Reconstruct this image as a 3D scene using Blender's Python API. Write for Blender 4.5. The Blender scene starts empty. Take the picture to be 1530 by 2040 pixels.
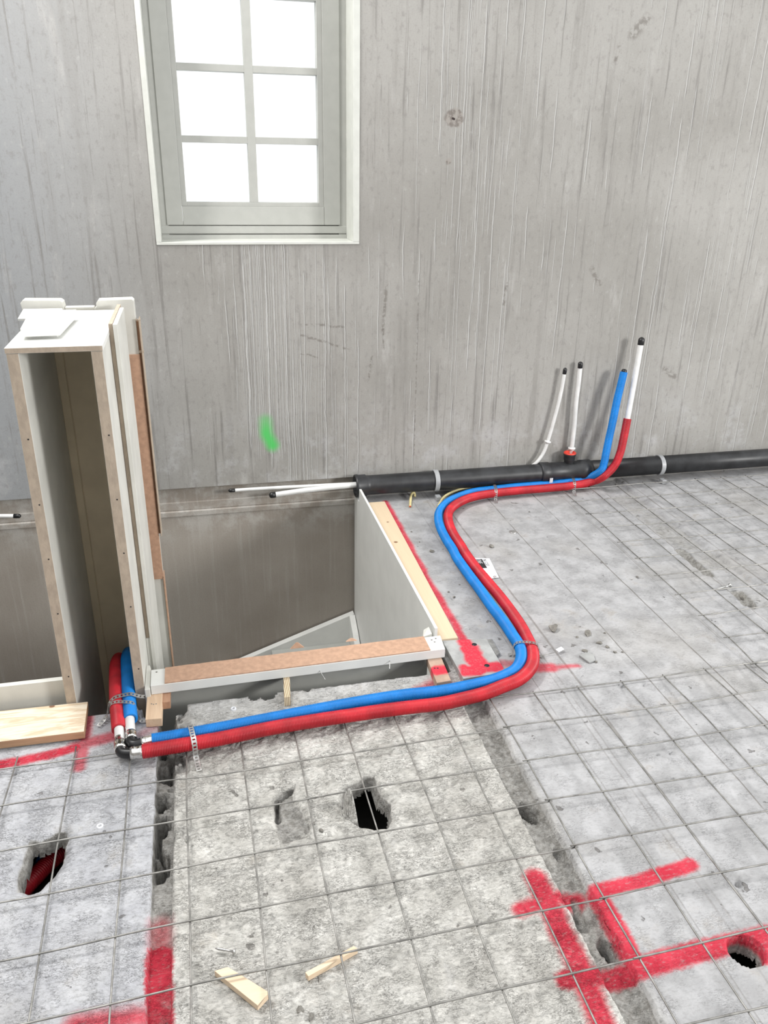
import bpy, bmesh, math, random
import numpy as np
from mathutils import Vector, Matrix
random.seed(7)
scene = bpy.context.scene
COL = scene.collection

# ------------------------------------------------------------------ camera, sky, lights, exposure
CAM_H = 1.5
FPX = 1596.0
cam_d = bpy.data.cameras.new('camera')
cam_d.sensor_fit = 'HORIZONTAL'
cam_d.sensor_width = 36.0
cam_d.lens = FPX / 1530.0 * 36.0
cam_d.clip_start = 0.05
cam = bpy.data.objects.new('camera', cam_d)
cam.location = (0, 0, CAM_H)
cam.rotation_euler = (math.radians(66.343), math.radians(-0.945), math.radians(-12.895))
COL.objects.link(cam)
scene.camera = cam

world = bpy.data.worlds.new('overcast_sky')
scene.world = world
world.use_nodes = True
wn = world.node_tree
wn.nodes.clear()
wo = wn.nodes.new('ShaderNodeOutputWorld')
wb = wn.nodes.new('ShaderNodeBackground')
wb.inputs[0].default_value = (0.985, 0.995, 1.0, 1)
wb.inputs[1].default_value = 1.36
wn.links.new(wb.outputs[0], wo.inputs[0])


def area(name, loc, target, sx, sy, power, color=(1, 1, 1), spread=180):
    d = bpy.data.lights.new(name, 'AREA')
    d.shape = 'RECTANGLE'
    d.size, d.size_y = sx, sy
    d.energy = power
    d.color = color
    d.spread = math.radians(spread)
    o = bpy.data.objects.new(name, d)
    o.location = loc
    o.rotation_euler = (Vector(target) - Vector(loc)).to_track_quat('-Z', 'Y').to_euler()
    COL.objects.link(o)
    return o


area('roof_window_daylight', (-0.9, 3.0, 3.3), (0.5, 1.5, 0.0), 2.4, 0.28, 125, (1.0, 0.98, 0.95))
area('side_daylight', (4.6, -0.8, 1.9), (0.0, 2.2, 0.5), 1.0, 0.9, 190, (1.0, 0.99, 0.97))

scene.view_settings.view_transform = 'Standard'
scene.view_settings.look = 'None'
scene.view_settings.exposure = 0.0
scene.view_settings.gamma = 1.0
scene.view_settings.use_curve_mapping = False

# ------------------------------------------------------------------ pixel -> place helpers (used to measure the room)
RM = cam.rotation_euler.to_matrix()


def ray(x, y):
    return RM @ Vector((x - 765, -(y - 1020), -FPX))


def at(x, y, z=0.0):
    """point of the photograph on the horizontal plane z"""
    d = ray(x, y)
    return Vector((0, 0, CAM_H)) + d * ((z - CAM_H) / d.z)


def onw(x, y, Y=3.54):
    """point of the photograph on the plane parallel to the window wall"""
    d = ray(x, y)
    return Vector((0, 0, CAM_H)) + d * (Y / d.y)


# ------------------------------------------------------------------ material helpers
class NT:
    def __init__(s, name):
        s.m = bpy.data.materials.new(name)
        s.m.use_nodes = True
        s.t = s.m.node_tree
        s.t.nodes.clear()
        s.out = s.n('ShaderNodeOutputMaterial')
        s.bsdf = s.n('ShaderNodeBsdfPrincipled')
        s.t.links.new(s.bsdf.outputs[0], s.out.inputs[0])
        s._pos = None

    def n(s, t, **kw):
        nd = s.t.nodes.new(t)
        for k, v in kw.items():
            setattr(nd, k, v)
        return nd

    def put(s, sock, v):
        if isinstance(v, (int, float)):
            sock.default_value = v
        elif isinstance(v, (tuple, list)):
            v = list(v)
            if len(v) == 3 and sock.type == 'RGBA':
                v.append(1)
            sock.default_value = v
        else:
            s.t.links.new(v, sock)

    def m_(s, op, a, b=None, c=None, clamp=False):
        nd = s.n('ShaderNodeMath', operation=op, use_clamp=clamp)
        s.put(nd.inputs[0], a)
        if b is not None:
            s.put(nd.inputs[1], b)
        if c is not None:
            s.put(nd.inputs[2], c)
        return nd.outputs[0]

    def pos(s):
        if s._pos is None:
            tc = s.n('ShaderNodeTexCoord')
            s._pos = tc.outputs['Object']
            sx = s.n('ShaderNodeSeparateXYZ')
            s.t.links.new(s._pos, sx.inputs[0])
            s.x, s.y, s.z = sx.outputs
        return s._pos

    def vec(s, x, y, z):
        c = s.n('ShaderNodeCombineXYZ')
        for i, v in enumerate((x, y, z)):
            s.put(c.inputs[i], v)
        return c.outputs[0]

    def scale(s, v, sc):
        mp = s.n('ShaderNodeMapping')
        s.put(mp.inputs[0], v)
        mp.inputs['Scale'].default_value = sc
        return mp.outputs[0]

    def noise(s, v, scale=5, detail=4, rough=.55, dist=0.0, color=False):
        nd = s.n('ShaderNodeTexNoise')
        s.put(nd.inputs['Vector'], v)
        nd.inputs['Scale'].default_value = scale
        nd.inputs['Detail'].default_value = detail
        nd.inputs['Roughness'].default_value = rough
        nd.inputs['Distortion'].default_value = dist
        return nd.outputs['Color' if color else 'Fac']

    def ss(s, v, a, b, lo=0.0, hi=1.0):
        nd = s.n('ShaderNodeMapRange', interpolation_type='SMOOTHSTEP')
        s.put(nd.inputs['Value'], v)
        for k, q in (('From Min', a), ('From Max', b), ('To Min', lo), ('To Max', hi)):
            s.put(nd.inputs[k], q)
        return nd.outputs[0]

    def mix(s, f, a, b, mode='MIX'):
        nd = s.n('ShaderNodeMix', data_type='RGBA', blend_type=mode)
        s.put(nd.inputs[0], f)
        s.put(nd.inputs[6], a)
        s.put(nd.inputs[7], b)
        return nd.outputs[2]

    def bump(s, h, strength=.5, dist=.01, prev=None):
        nd = s.n('ShaderNodeBump')
        nd.inputs['Strength'].default_value = strength
        nd.inputs['Distance'].default_value = dist
        s.put(nd.inputs['Height'], h)
        if prev is not None:
            s.put(nd.inputs['Normal'], prev)
        return nd.outputs[0]

    def set(s, **kw):
        names = {'color': 'Base Color', 'rough': 'Roughness', 'metal': 'Metallic', 'normal': 'Normal',
                 'spec': 'Specular IOR Level'}
        for k, v in kw.items():
            s.put(s.bsdf.inputs[names[k]], v)
        return s.m

    def seg(s, px, py, a, b):
        """distance from (px,py) to segment a-b"""
        ax, ay = a
        bx, by = b
        dx, dy = bx - ax, by - ay
        L2 = max(dx * dx + dy * dy, 1e-9)
        ux = s.m_('SUBTRACT', px, ax)
        uy = s.m_('SUBTRACT', py, ay)
        t = s.m_('MULTIPLY_ADD', ux, dx / L2, s.m_('MULTIPLY', uy, dy / L2), clamp=True)
        ex = s.m_('MULTIPLY_ADD', t, -dx, ux)
        ey = s.m_('MULTIPLY_ADD', t, -dy, uy)
        return s.m_('SQRT', s.m_('ADD', s.m_('MULTIPLY', ex, ex), s.m_('MULTIPLY', ey, ey)))


def simple(name, col, rough=.5, metal=0.0, var=.06, vs=20, bump=0.0, bs=120, spec=.5, stretch=(1, 1, 1)):
    t = NT(name)
    p = t.scale(t.pos(), stretch)
    n = t.noise(p, vs, 5)
    d = tuple(c * (1 - 2.2 * var) for c in col)
    l = tuple(min(1, c * (1 + 2.2 * var)) for c in col)
    c = t.mix(t.ss(n, .3, .7), d, l)
    t.set(color=c, rough=rough, metal=metal, spec=spec)
    if bump:
        t.set(normal=t.bump(t.noise(p, bs, 4), bump, .004))
    return t.m


# ---- concrete floor with joints, pits, form lines and sprayed marking paint
def floor_material():
    t = NT('slab_concrete')
    p = t.pos()
    x, y, z = t.x, t.y, t.z
    rough_zone = t.m_('MULTIPLY', t.ss(x, .80, .73), t.ss(y, 2.1, 1.85, .35, 1))
    big = t.noise(p, 2.2, 3)
    mid = t.noise(p, 11, 6, .6)
    fine = t.noise(t.scale(p, (1, 2.2, 1)), 70, 7, .66)
    rough_zone = t.m_('MULTIPLY', rough_zone, t.ss(x, -.19, -.15, .45, 1))
    grain = t.noise(p, 420, 2, .6)
    smooth_c = t.mix(t.ss(mid, .35, .65), (.33, .33, .335), (.44, .44, .45))
    rough_c = t.mix(t.ss(mid, .35, .65), (.48, .468, .437), (.63, .618, .585))
    c = t.mix(rough_zone, smooth_c, rough_c)
    c = t.mix(t.ss(x, -.16, -.2), c, t.mix(t.ss(mid, .3, .7), (.41, .415, .44), (.52, .525, .545)))
    c = t.mix(t.m_('MULTIPLY', t.ss(big, .5, .7), .35), c, (.36, .34, .31))
    # warm dirt
    dirt = t.noise(p, 5.5, 8, .7)
    c = t.mix(t.m_('MULTIPLY', t.ss(dirt, .56, .72), .55), c, (.27, .235, .19))
    # whitish scuffs
    sc = t.noise(t.scale(p, (1, .35, 1)), 9, 6, .7)
    c = t.mix(t.m_('MULTIPLY', t.ss(sc, .58, .75), .4), c, (.6, .6, .61))
    # grey speckle
    c = t.mix(t.m_('MULTIPLY', t.ss(fine, .52, .36), t.m_('MULTIPLY_ADD', rough_zone, .22, .2)), c, (.17, .165, .155))
    c = t.mix(t.m_('MULTIPLY', t.ss(grain, .6, .75), .2), c, (.62, .61, .6))
    # thin crumbled cracks and pinholes of the rough cast surface
    squig = t.noise(t.scale(p, (1, 2.6, 1)), 95, 5, .6, .8)
    sq = t.m_('MULTIPLY', t.ss(t.m_('ABSOLUTE', t.m_('SUBTRACT', squig, .5)), .022, .004), t.ss(t.noise(p, 16, 4, .6), .44, .60))
    sq = t.m_('MULTIPLY', sq, t.m_('MULTIPLY_ADD', rough_zone, .8, .12))
    c = t.mix(t.m_('MULTIPLY', sq, .65), c, (.13, .12, .105))
    # dark pits
    vo = t.n('ShaderNodeTexVoronoi')
    vo.inputs['Scale'].default_value = 24
    t.put(vo.inputs['Vector'], t.mix(.06, p, t.noise(p, 30, 3, color=True)))
    pr = t.n('ShaderNodeSeparateColor')
    t.put(pr.inputs[0], vo.outputs['Color'])
    pitr = t.ss(pr.outputs[0], .80, 1.0, 0.0, .20)
    pit = t.m_('MULTIPLY', t.m_('GREATER_THAN', pr.outputs[0], .82), t.ss(t.m_('SUBTRACT', vo.outputs['Distance'], pitr), .05, -.04))
    c = t.mix(t.m_('MULTIPLY', pit, .6), c, (.10, .09, .08))
    # form lines running away from the camera on the smooth slab
    lines = None
    xw = t.m_('MULTIPLY_ADD', t.noise(t.scale(p, (0, 1, 0)), 3, 5), .012, t.m_('SUBTRACT', x, .006))
    for lx, w, a in FORM_LINES:
        d = t.m_('ABSOLUTE', t.m_('SUBTRACT', xw, lx))
        l = t.m_('MULTIPLY', t.ss(d, w, w * .25), a)
        lines = l if lines is None else t.m_('MAXIMUM', lines, l)
    lines = t.m_('MULTIPLY', lines, t.ss(t.noise(p, 6, 4), .36, .52, .25, 1))
    lines = t.m_('MULTIPLY', lines, t.ss(x, .80, .84))
    c = t.mix(lines, c, (.17, .155, .14))
    # joints: darker crumbly mortar where the surface lies low
    low = t.ss(z, -.009, -.015)
    crumb = t.noise(p, 60, 6, .7)
    c = t.mix(low, c, t.mix(t.ss(crumb, .35, .65), (.25, .24, .22), (.44, .43, .41)))
    # sprayed paint
    wob = t.noise(p, 7, 4, .6, color=True)
    ws = t.n('ShaderNodeSeparateColor')
    t.put(ws.inputs[0], wob)
    px = t.m_('MULTIPLY_ADD', ws.outputs[0], .026, t.m_('SUBTRACT', x, .013))
    py = t.m_('MULTIPLY_ADD', ws.outputs[1], .026, t.m_('SUBTRACT', y, .013))
    edge = t.m_('MULTIPLY', t.m_('SUBTRACT', fine, .5), .022)
    acc = None
    for (a, b, r, s_, f) in PAINT:
        d = t.m_('ADD', t.seg(px, py, a, b), edge)
        v = t.m_('MULTIPLY', t.ss(d, r + s_, r - s_ * .6), f)
        acc = v if acc is None else t.m_('MAXIMUM', acc, v)
    pn = t.m_('MULTIPLY', acc, t.ss(fine, .22, .5, .35, 1.0))
    pn = t.m_('MULTIPLY', pn, t.ss(z, -.038, -.022))
    red = t.mix(t.ss(mid, .35, .65), (.46, .022, .045), (.58, .045, .075))
    c = t.mix(pn, c, red)
    # light blue-grey bloom near the left hose ends
    t.set(color=c, rough=t.m_('MULTIPLY_ADD', acc, -.25, .9), spec=.25)
    dents = t.noise(t.scale(p, (1, 1.7, 1)), 46, 5, .62)
    h = t.m_('MULTIPLY', t.m_('MULTIPLY_ADD', rough_zone, .9, .14), t.m_('ADD', t.m_('MULTIPLY', fine, .55), t.m_('MULTIPLY', t.ss(dents, .34, .6), .8)))
    h = t.m_('SUBTRACT', h, t.m_('MULTIPLY', pit, 1.0))
    h = t.m_('SUBTRACT', h, t.m_('MULTIPLY', sq, .8))
    h = t.m_('SUBTRACT', h, t.m_('MULTIPLY', lines, .4))
    h = t.m_('MULTIPLY_ADD', t.m_('MULTIPLY', low, crumb), 2.5, h)
    t.set(normal=t.bump(h, .8, .005))
    return t.m


def W(px, py):
    v = at(px, py)
    return (v.x, v.y)


FORM_LINES = [(W(880, 1040)[0] + .0, .004, .3), (W(1000, 1170)[0] + .02, .006, .6), (W(1034, 1064)[0], .003, .75),
              (W(1138, 1060)[0], .0035, .8), (W(1180, 1010)[0] - .09, .004, .4), (1.70, .003, .35), (1.93, .006, .6), (2.11, .006, .6),
              (2.35, .003, .5), (2.6, .004, .5), (1.04, .004, .3), (.955, .003, .3)]


def stroke(pts, r, soft=.010, f=1.0):
    out = []
    q = [W(*a) for a in pts]
    for a, b in zip(q[:-1], q[1:]):
        out.append((a, b, r, soft, f))
    return out


PAINT = []
PAINT += stroke([(-60, 1535), (60, 1512), (150, 1490)], .017, .010)
PAINT += stroke([(150, 1488), (235, 1465)], .020, .016, .8)
PAINT += stroke([(176, 1400), (168, 1480), (155, 1530)], .014, .012, .8)
PAINT += stroke([(285, 1462), (318, 1445)], .012, .02, .35)
PAINT += stroke([(318, 1895), (317, 2060)], .025, .006, 1)
PAINT += stroke([(318, 1835), (318, 1900)], .018, .022, .6)
PAINT += stroke([(150, 2040), (285, 2025)], .017, .022, .9)
PAINT += stroke([(1068, 1750), (1108, 1830), (1165, 1950), (1205, 2060)], .025, .014)
PAINT += stroke([(1035, 1808), (1085, 1795), (1150, 1783)], .018, .014)
PAINT += stroke([(1188, 1778), (1290, 1752), (1375, 1722)], .0175, .008)
PAINT += stroke([(1190, 1782), (1232, 1850), (1268, 1915)], .020, .008)
PAINT += stroke([(1130, 1955), (1270, 1930), (1400, 1893), (1545, 1858)], .022, .009)
PAINT += stroke([(1520, 1870), (1540, 1910)], .02, .008)
PAINT += stroke([(768, 1000), (815, 1085), (850, 1150), (895, 1225), (925, 1280)], .013, .011, .95)
PAINT += stroke([(1050, 1332), (1100, 1330)], .020, .014, .85)
PAINT += stroke([(1100, 1330), (1150, 1326)], .008, .014, .8)
PAINT += stroke([(1000, 1322), (1040, 1325)], .015, .018, .6)
PAINT += stroke([(835, 1372), (870, 1358), (905, 1368)], .012, .022, .75)


def wall_material(name, lower=False):
    t = NT(name)
    p = t.pos()
    x, z = t.x, t.z
    P = t.vec(x, 0.0, z)
    cloud = t.noise(P, 1.3, 4, .55)
    st = t.noise(t.scale(P, (9, 1, .55)), 1.6, 5, .6)
    st2 = t.noise(t.scale(P, (30, 1, 1.1)), 1.4, 5, .65)
    fine = t.noise(P, 160, 4, .65)
    if lower:
        c = t.mix(t.ss(cloud, .35, .65), (.285, .252, .218), (.36, .328, .29))
        c = t.mix(t.m_('MULTIPLY', t.ss(st2, .5, .75), .3), c, (.50, .48, .45))
        pale = t.m_('MULTIPLY', t.ss(z, -.22, -.02), t.ss(t.noise(P, 9, 5, .65), .42, .62))
        c = t.mix(t.m_('MULTIPLY', pale, .5), c, (.55, .54, .52))
        c = t.mix(t.m_('MULTIPLY', t.ss(fine, .5, .3), .3), c, (.2, .18, .16))
        t.set(color=c, rough=.85, spec=.2, normal=t.bump(t.m_('ADD', fine, t.noise(t.scale(P, (1, 1, .2)), 60, 4)), .3, .003))
        return t.m
    c = t.mix(t.ss(cloud, .35, .65), (.30, .29, .27), (.37, .36, .34))
    # left part a little cooler
    c = t.mix(t.ss(x, .1, -.9), c, (.315, .325, .335))
    c = t.mix(t.m_('MULTIPLY', t.ss(st, .52, .72), t.ss(x, -.3, .3, .22, .5)), c, (.225, .215, .20))
    c = t.mix(t.m_('MULTIPLY', t.ss(st2, .54, .68), .7), c, (.19, .18, .17))
    c = t.mix(t.m_('MULTIPLY', t.ss(t.noise(t.scale(P, (5, 1, 1.2)), 2, 5, .65), .55, .75), .5), c, (.48, .47, .455))
    # pale bloom near the floor
    pale = t.m_('MULTIPLY', t.ss(z, .55, .2), t.ss(t.noise(P, 6, 6, .7), .48, .66))
    c = t.mix(t.m_('MULTIPLY', pale, .5), c, (.50, .50, .51))
    gr = t.noise(t.scale(P, (1, 1, .6)), 45, 6, .7)
    c = t.mix(t.m_('MULTIPLY', t.ss(gr, .48, .34), .35), c, (.2, .19, .18))
    c = t.mix(t.m_('MULTIPLY', t.ss(gr, .56, .7), .3), c, (.47, .465, .45))
    c = t.mix(t.m_('MULTIPLY', t.ss(fine, .48, .3), .3), c, (.2, .19, .18))
    # runs of lime water: thin pale lines, each with its shadow painted dark along one side
    wob = t.m_('ADD', t.m_('MULTIPLY', t.noise(t.vec(t.m_('MULTIPLY', x, 6.0), 0.0, t.m_('MULTIPLY', z, 1.2)), 1.0, 2), .02),
               t.m_('MULTIPLY', t.noise(t.vec(t.m_('MULTIPLY', x, 12.0), 1.0, t.m_('MULTIPLY', z, 26.0)), 1.0, 3), .0045))
    xw = t.m_('ADD', x, wob)

    def gauss(cx, w, z0, z1, a):
        g = t.ss(t.m_('ABSOLUTE', t.m_('SUBTRACT', x, cx)), w, w * .2)
        g = t.m_('MULTIPLY', g, t.ss(z, z1 + .12, z1 - .05))
        g = t.m_('MULTIPLY', g, t.ss(z, z0 - .15, z0 + .1))
        return t.m_('MULTIPLY', g, a)
    dens = t.m_('ADD', gauss(.28, .17, .30, 1.17, .26), gauss(.42, .35, .05, 1.15, .08))
    dens = t.m_('ADD', dens, gauss(1.25, .45, .2, 2.2, .075))
    dens = t.m_('ADD', dens, gauss(2.3, .9, .2, 2.6, .045))
    dens = t.m_('ADD', dens, t.m_('MULTIPLY', t.m_('SUBTRACT', t.noise(t.vec(t.m_('MULTIPLY', x, 3.0), 3.0, t.m_('MULTIPLY', z, 1.0)), 1.0, 3), .5), .55))
    dens = t.m_('SUBTRACT', dens, t.ss(x, .05, -.25, 0.0, .17))
    dens = t.m_('SUBTRACT', dens, gauss(.28, .0001, 0, 1, 0.0))
    L = D = None
    for k, (s_, w, th) in enumerate(((.016, .0010, .66), (.034, .0013, .61), (.085, .0018, .54), (.021, .0008, .63))):
        u = t.m_('DIVIDE', t.m_('ADD', xw, k * 3.1), s_)
        cell = t.m_('FLOOR', u)
        fr = t.m_('SUBTRACT', u, cell)
        wn_ = t.n('ShaderNodeTexWhiteNoise', noise_dimensions='1D')
        t.put(wn_.inputs['W'], t.m_('ADD', cell, k * 17.3))
        r = wn_.outputs[0]
        wv = t.noise(t.vec(t.m_('MULTIPLY', cell, 3.7), 2.0 + k, t.m_('MULTIPLY', z, 5.0)), 1.0, 3)
        pos_ = t.m_('ADD', t.m_('MULTIPLY_ADD', r, .44, .28), t.m_('MULTIPLY', t.m_('SUBTRACT', wv, .5), .5 if k != 2 else .2))
        off = t.m_('SUBTRACT', fr, pos_)
        d = t.m_('MULTIPLY', t.m_('ABSOLUTE', off), s_)
        ex = t.noise(t.vec(t.m_('MULTIPLY', cell, 7.77), 5.0 + k, t.m_('MULTIPLY', z, 1.5)), 1.0, 3)
        ex = t.ss(t.m_('ADD', ex, dens), th, th + .06)
        line = t.m_('MULTIPLY', t.ss(d, w, w * .35), ex)
        d2 = t.m_('MULTIPLY', t.m_('ABSOLUTE', t.m_('SUBTRACT', off, (w * 1.9) / s_)), s_)
        dark = t.m_('MULTIPLY', t.ss(d2, w * 2.4, w * .5), ex)
        L = line if L is None else t.m_('MAXIMUM', L, line)
        D = dark if D is None else t.m_('MAXIMUM', D, dark)
    c = t.mix(t.m_('MULTIPLY', D, .45), c, (.17, .165, .16))
    c = t.mix(t.m_('MULTIPLY', L, .75), c, (.62, .62, .61))
    # scribbled dark scrapes
    wz = t.m_('ADD', z, t.m_('MULTIPLY', t.noise(P, 14, 3), .03))
    for (a, b, r_) in SCRAPES:
        sc = t.m_('MULTIPLY', t.ss(t.seg(x, wz, a, b), r_, r_ * .2), t.ss(t.noise(P, 50, 3), .42, .58))
        c = t.mix(t.m_('MULTIPLY', sc, .6), c, (.15, .135, .12))
    # filled anchor hole patches
    for (a, r_) in ((WL(905, 235), .050), (WL(893, 322), .022)):
        dd = t.m_('ADD', t.seg(x, t.m_('MULTIPLY_ADD', t.m_('SUBTRACT', z, a[1]), .2, z), a, (a[0] + .001, a[1])), t.m_('MULTIPLY', t.noise(P, 30, 4), .03))
        c = t.mix(t.m_('MULTIPLY', t.ss(dd, r_ + .012, r_), .75), c, t.mix(t.ss(t.noise(P, 40, 4), .42, .58), (.15, .125, .11), (.31, .285, .26)))
    a = WL(902, 236)
    c = t.mix(t.ss(t.seg(x, z, a, (a[0] + .006, a[1] - .002)), .006, .003), c, (.04, .03, .03))
    # green spray mark
    g1, g2, g3 = WL(529, 838), WL(531, 865), WL(543, 887)
    gd = t.m_('MINIMUM', t.seg(x, z, g1, g2), t.seg(x, z, g2, g3))
    gd = t.m_('ADD', gd, t.m_('MULTIPLY', t.noise(P, 40, 3), .008))
    c = t.mix(t.m_('MULTIPLY', t.ss(gd, .052, .008), t.ss(z, g1[1] + .02, g2[1], .55, .95)), c, (.09, .55, .13))
    h = t.m_('ADD', t.m_('MULTIPLY', L, .45), t.m_('MULTIPLY', fine, .35))
    h = t.m_('SUBTRACT', h, t.m_('MULTIPLY', D, .15))
    t.set(color=c, rough=.82, spec=.25, normal=t.bump(h, .25, .0025))
    return t.m


def WL(px, py):
    v = onw(px, py)
    return (v.x, v.z)


SCRAPES = [(WL(610, 640), WL(690, 645), .008), (WL(600, 660), WL(695, 690), .008), (WL(600, 698), WL(632, 706), .006),
           (WL(770, 560), WL(762, 660), .012), (WL(742, 695), WL(735, 745), .008), (WL(765, 690), WL(763, 650), .006),
           (WL(1290, 30), WL(1262, 60), .03), (WL(1235, 85), WL(1225, 120), .012), (WL(1180, 530), WL(1195, 560), .02),
           (WL(1010, 560), WL(1004, 600), .012), (WL(835, 540), WL(825, 900), .004), (WL(1325, 730), WL(1345, 745), .02)]


def wood_material(name, c1, c2, axis='x', scale=1.0, knots=(), ring=14, bands=None):
    t = NT(name)
    p = t.pos()
    st = {'x': (.6, 6, 6), 'y': (6, .6, 6), 'z': (6, 6, .6)}[axis]
    pp = t.scale(p, tuple(a * scale for a in st))
    n = t.noise(pp, 3, 4, .6, .6)
    w = t.m_('SINE', t.m_('MULTIPLY', n, ring))
    g = t.noise(t.scale(p, tuple(a * a * 3 for a in st)), 3, 3)
    f = t.m_('ADD', t.m_('MULTIPLY', w, .3), t.m_('MULTIPLY_ADD', g, .6, .15), clamp=True)
    c = t.mix(f, c1, c2)
    for k, r in knots:
        d = t.m_('ADD', t.seg(t.x, t.y, k, (k[0] + .002, k[1])), t.m_('MULTIPLY', g, .004))
        c = t.mix(t.ss(d, r, r * .6), c, (.22, .12, .07))
    t.set(color=c, rough=.65, spec=.3, normal=t.bump(f, .15, .002))
    return t.m


M = {}
M['floor'] = floor_material()
M['wall'] = wall_material('window_wall_concrete')
M['wall_low'] = wall_material('stairwell_concrete', True)
M['wall_plain'] = simple('plain_concrete_wall', (.30, .29, .275), .85, var=.08, vs=3)
M['void'] = simple('shade_dark_core_concrete', (.10, .095, .09), .95, bump=.4)  # darker than bare concrete: the shade inside the holes is put into the colour
M['white'] = simple('white_primer_paint', (.74, .745, .72), .42, var=.02, vs=8)
M['white_warm'] = simple('off_white_primer', (.63, .625, .58), .5, var=.03, vs=9)
M['inside'] = simple('cabinet_primer_warm_bounce', (.72, .62, .44), .6, var=.04, vs=6)  # same primer as outside, with the box's warm bounced light mixed into the colour
M['mdf'] = simple('raw_mdf_edge', (.42, .345, .27), .85, var=.045, vs=70, bump=.2, stretch=(1, 1, .5))
M['hardboard'] = simple('brown_hardboard', (.48, .30, .205), .55, var=.05, vs=60, bump=.12, bs=300)
M['frame'] = simple('window_frame_paint', (.42, .425, .40), .4, var=.015)
M['lining'] = simple('window_lining_white', (.60, .61, .57), .35, var=.02)
M['blackpipe'] = simple('black_drain_plastic', (.022, .023, .025), .42, var=.2, vs=14)
M['blackcap'] = simple('black_cap_plastic', (.012, .012, .013), .35)
M['clampgrey'] = simple('grey_clamp_plastic', (.36, .37, .38), .4)
M['conduit'] = simple('white_conduit_plastic', (.72, .72, .71), .4, var=.03)
M['red'] = simple('red_hose_plastic', (.50, .016, .028), .42, var=.10, vs=16)
M['blue'] = simple('blue_hose_plastic', (.0, .20, .60), .45, var=.06, vs=16)
M['redcap'] = simple('red_rubber_ring', (.62, .05, .03), .5)
M['steel'] = simple('galvanised_steel', (.52, .52, .51), .38, metal=.85, var=.08, vs=60)
M['wire'] = simple('drawn_steel_wire', (.27, .265, .25), .45, metal=.55, var=.15, vs=30)
M['chrome'] = simple('bright_press_sleeve', (.75, .74, .72), .18, metal=1.0)
M['yellow'] = simple('pale_yellow_tube', (.74, .64, .33), .45)
M['tagwhite'] = simple('white_tag_card', (.72, .73, .76), .5)
M['ink'] = simple('black_ink', (.02, .02, .022), .6)
M['stone'] = simple('crumbled_mortar', (.21, .20, .18), .95, var=.12, vs=60, bump=.5)
M['stone_pale'] = simple('slate_grey_chip', (.34, .345, .34), .8, var=.05)
M['pine'] = wood_material('pine_plank_wood', (.58, .43, .28), (.84, .77, .64), 'x', 2.2,
                          knots=((tuple(at(103, 1407, .03))[:2], .011),), ring=26)
M['pine_edge'] = simple('pine_sawn_edge', (.42, .27, .16), .8, var=.1, stretch=(.3, 3, 3))
M['ply'] = wood_material('birch_plywood', (.62, .49, .34), (.71, .585, .42), 'y', 1.0, ring=8,
                         knots=((tuple(at(788, 1080, .025))[:2], .012), (tuple(at(772, 1040, .025))[:2], .008)))
M['block'] = wood_material('pale_softwood', (.60, .42, .28), (.72, .54, .38), 'y', 2.5)
M['redwood'] = wood_material('reddish_softwood', (.40, .22, .14), (.50, .30, .19), 'y', 2.5)
M['chip'] = wood_material('fresh_cut_wood', (.72, .55, .38), (.82, .67, .50), 'x', 3.0, ring=6)


def ply_edge():
    t = NT('plywood_layers')
    p = t.pos()
    w = t.m_('SINE', t.m_('MULTIPLY', t.x, 1250.0))
    t.set(color=t.mix(t.ss(w, -.3, .3), (.30, .20, .11), (.74, .64, .46)), rough=.8)
    return t.m


M['plyedge'] = ply_edge()


def painted(name, base, strokes, soft=.012, mottled=.35):
    t = NT(name)
    p = t.pos()
    n = t.noise(p, 14, 5, .6)
    fine = t.noise(p, 150, 4, .6)
    c = t.mix(t.ss(n, .3, .7), tuple(b * .82 for b in base), tuple(b * 1.15 for b in base))
    ns = t.m_('MULTIPLY', t.m_('SUBTRACT', t.noise(p, 18, 4), .5), .04)
    acc = None
    for a, b, r in strokes:
        v = t.ss(t.m_('ADD', t.seg(t.x, t.y, a, b), ns), r + soft, r - soft * .4)
        acc = v if acc is None else t.m_('MAXIMUM', acc, v)
    acc = t.m_('MULTIPLY', acc, t.ss(fine, .2, .55, 1 - mottled, 1))
    t.set(color=t.mix(acc, c, (.55, .03, .055)), rough=.75, spec=.3, normal=t.bump(fine, .2, .002))
    return t.m


def glass_material():
    t = NT('window_glass')
    g = t.n('ShaderNodeBsdfGlossy')
    g.inputs['Roughness'].default_value = .02
    tr = t.n('ShaderNodeBsdfTransparent')
    tr.inputs[0].default_value = (.97, .98, .98, 1)
    mx = t.n('ShaderNodeMixShader')
    mx.inputs[0].default_value = .05
    t.t.links.new(tr.outputs[0], mx.inputs[1])
    t.t.links.new(g.outputs[0], mx.inputs[2])
    t.t.links.new(mx.outputs[0], t.out.inputs[0])
    return t.m


M['glass'] = glass_material()


# ------------------------------------------------------------------ mesh helpers
def link(name, me, mat, parent=None):
    o = bpy.data.objects.new(name, me)
    COL.objects.link(o)
    for m in (mat if isinstance(mat, (list, tuple)) else [mat]):
        me.materials.append(M[m] if isinstance(m, str) else m)
    if parent is not None:
        o.parent = parent
        o.matrix_parent_inverse = Matrix.Translation(parent.location).inverted() if parent.type != 'MESH' else Matrix()
    return o


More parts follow.
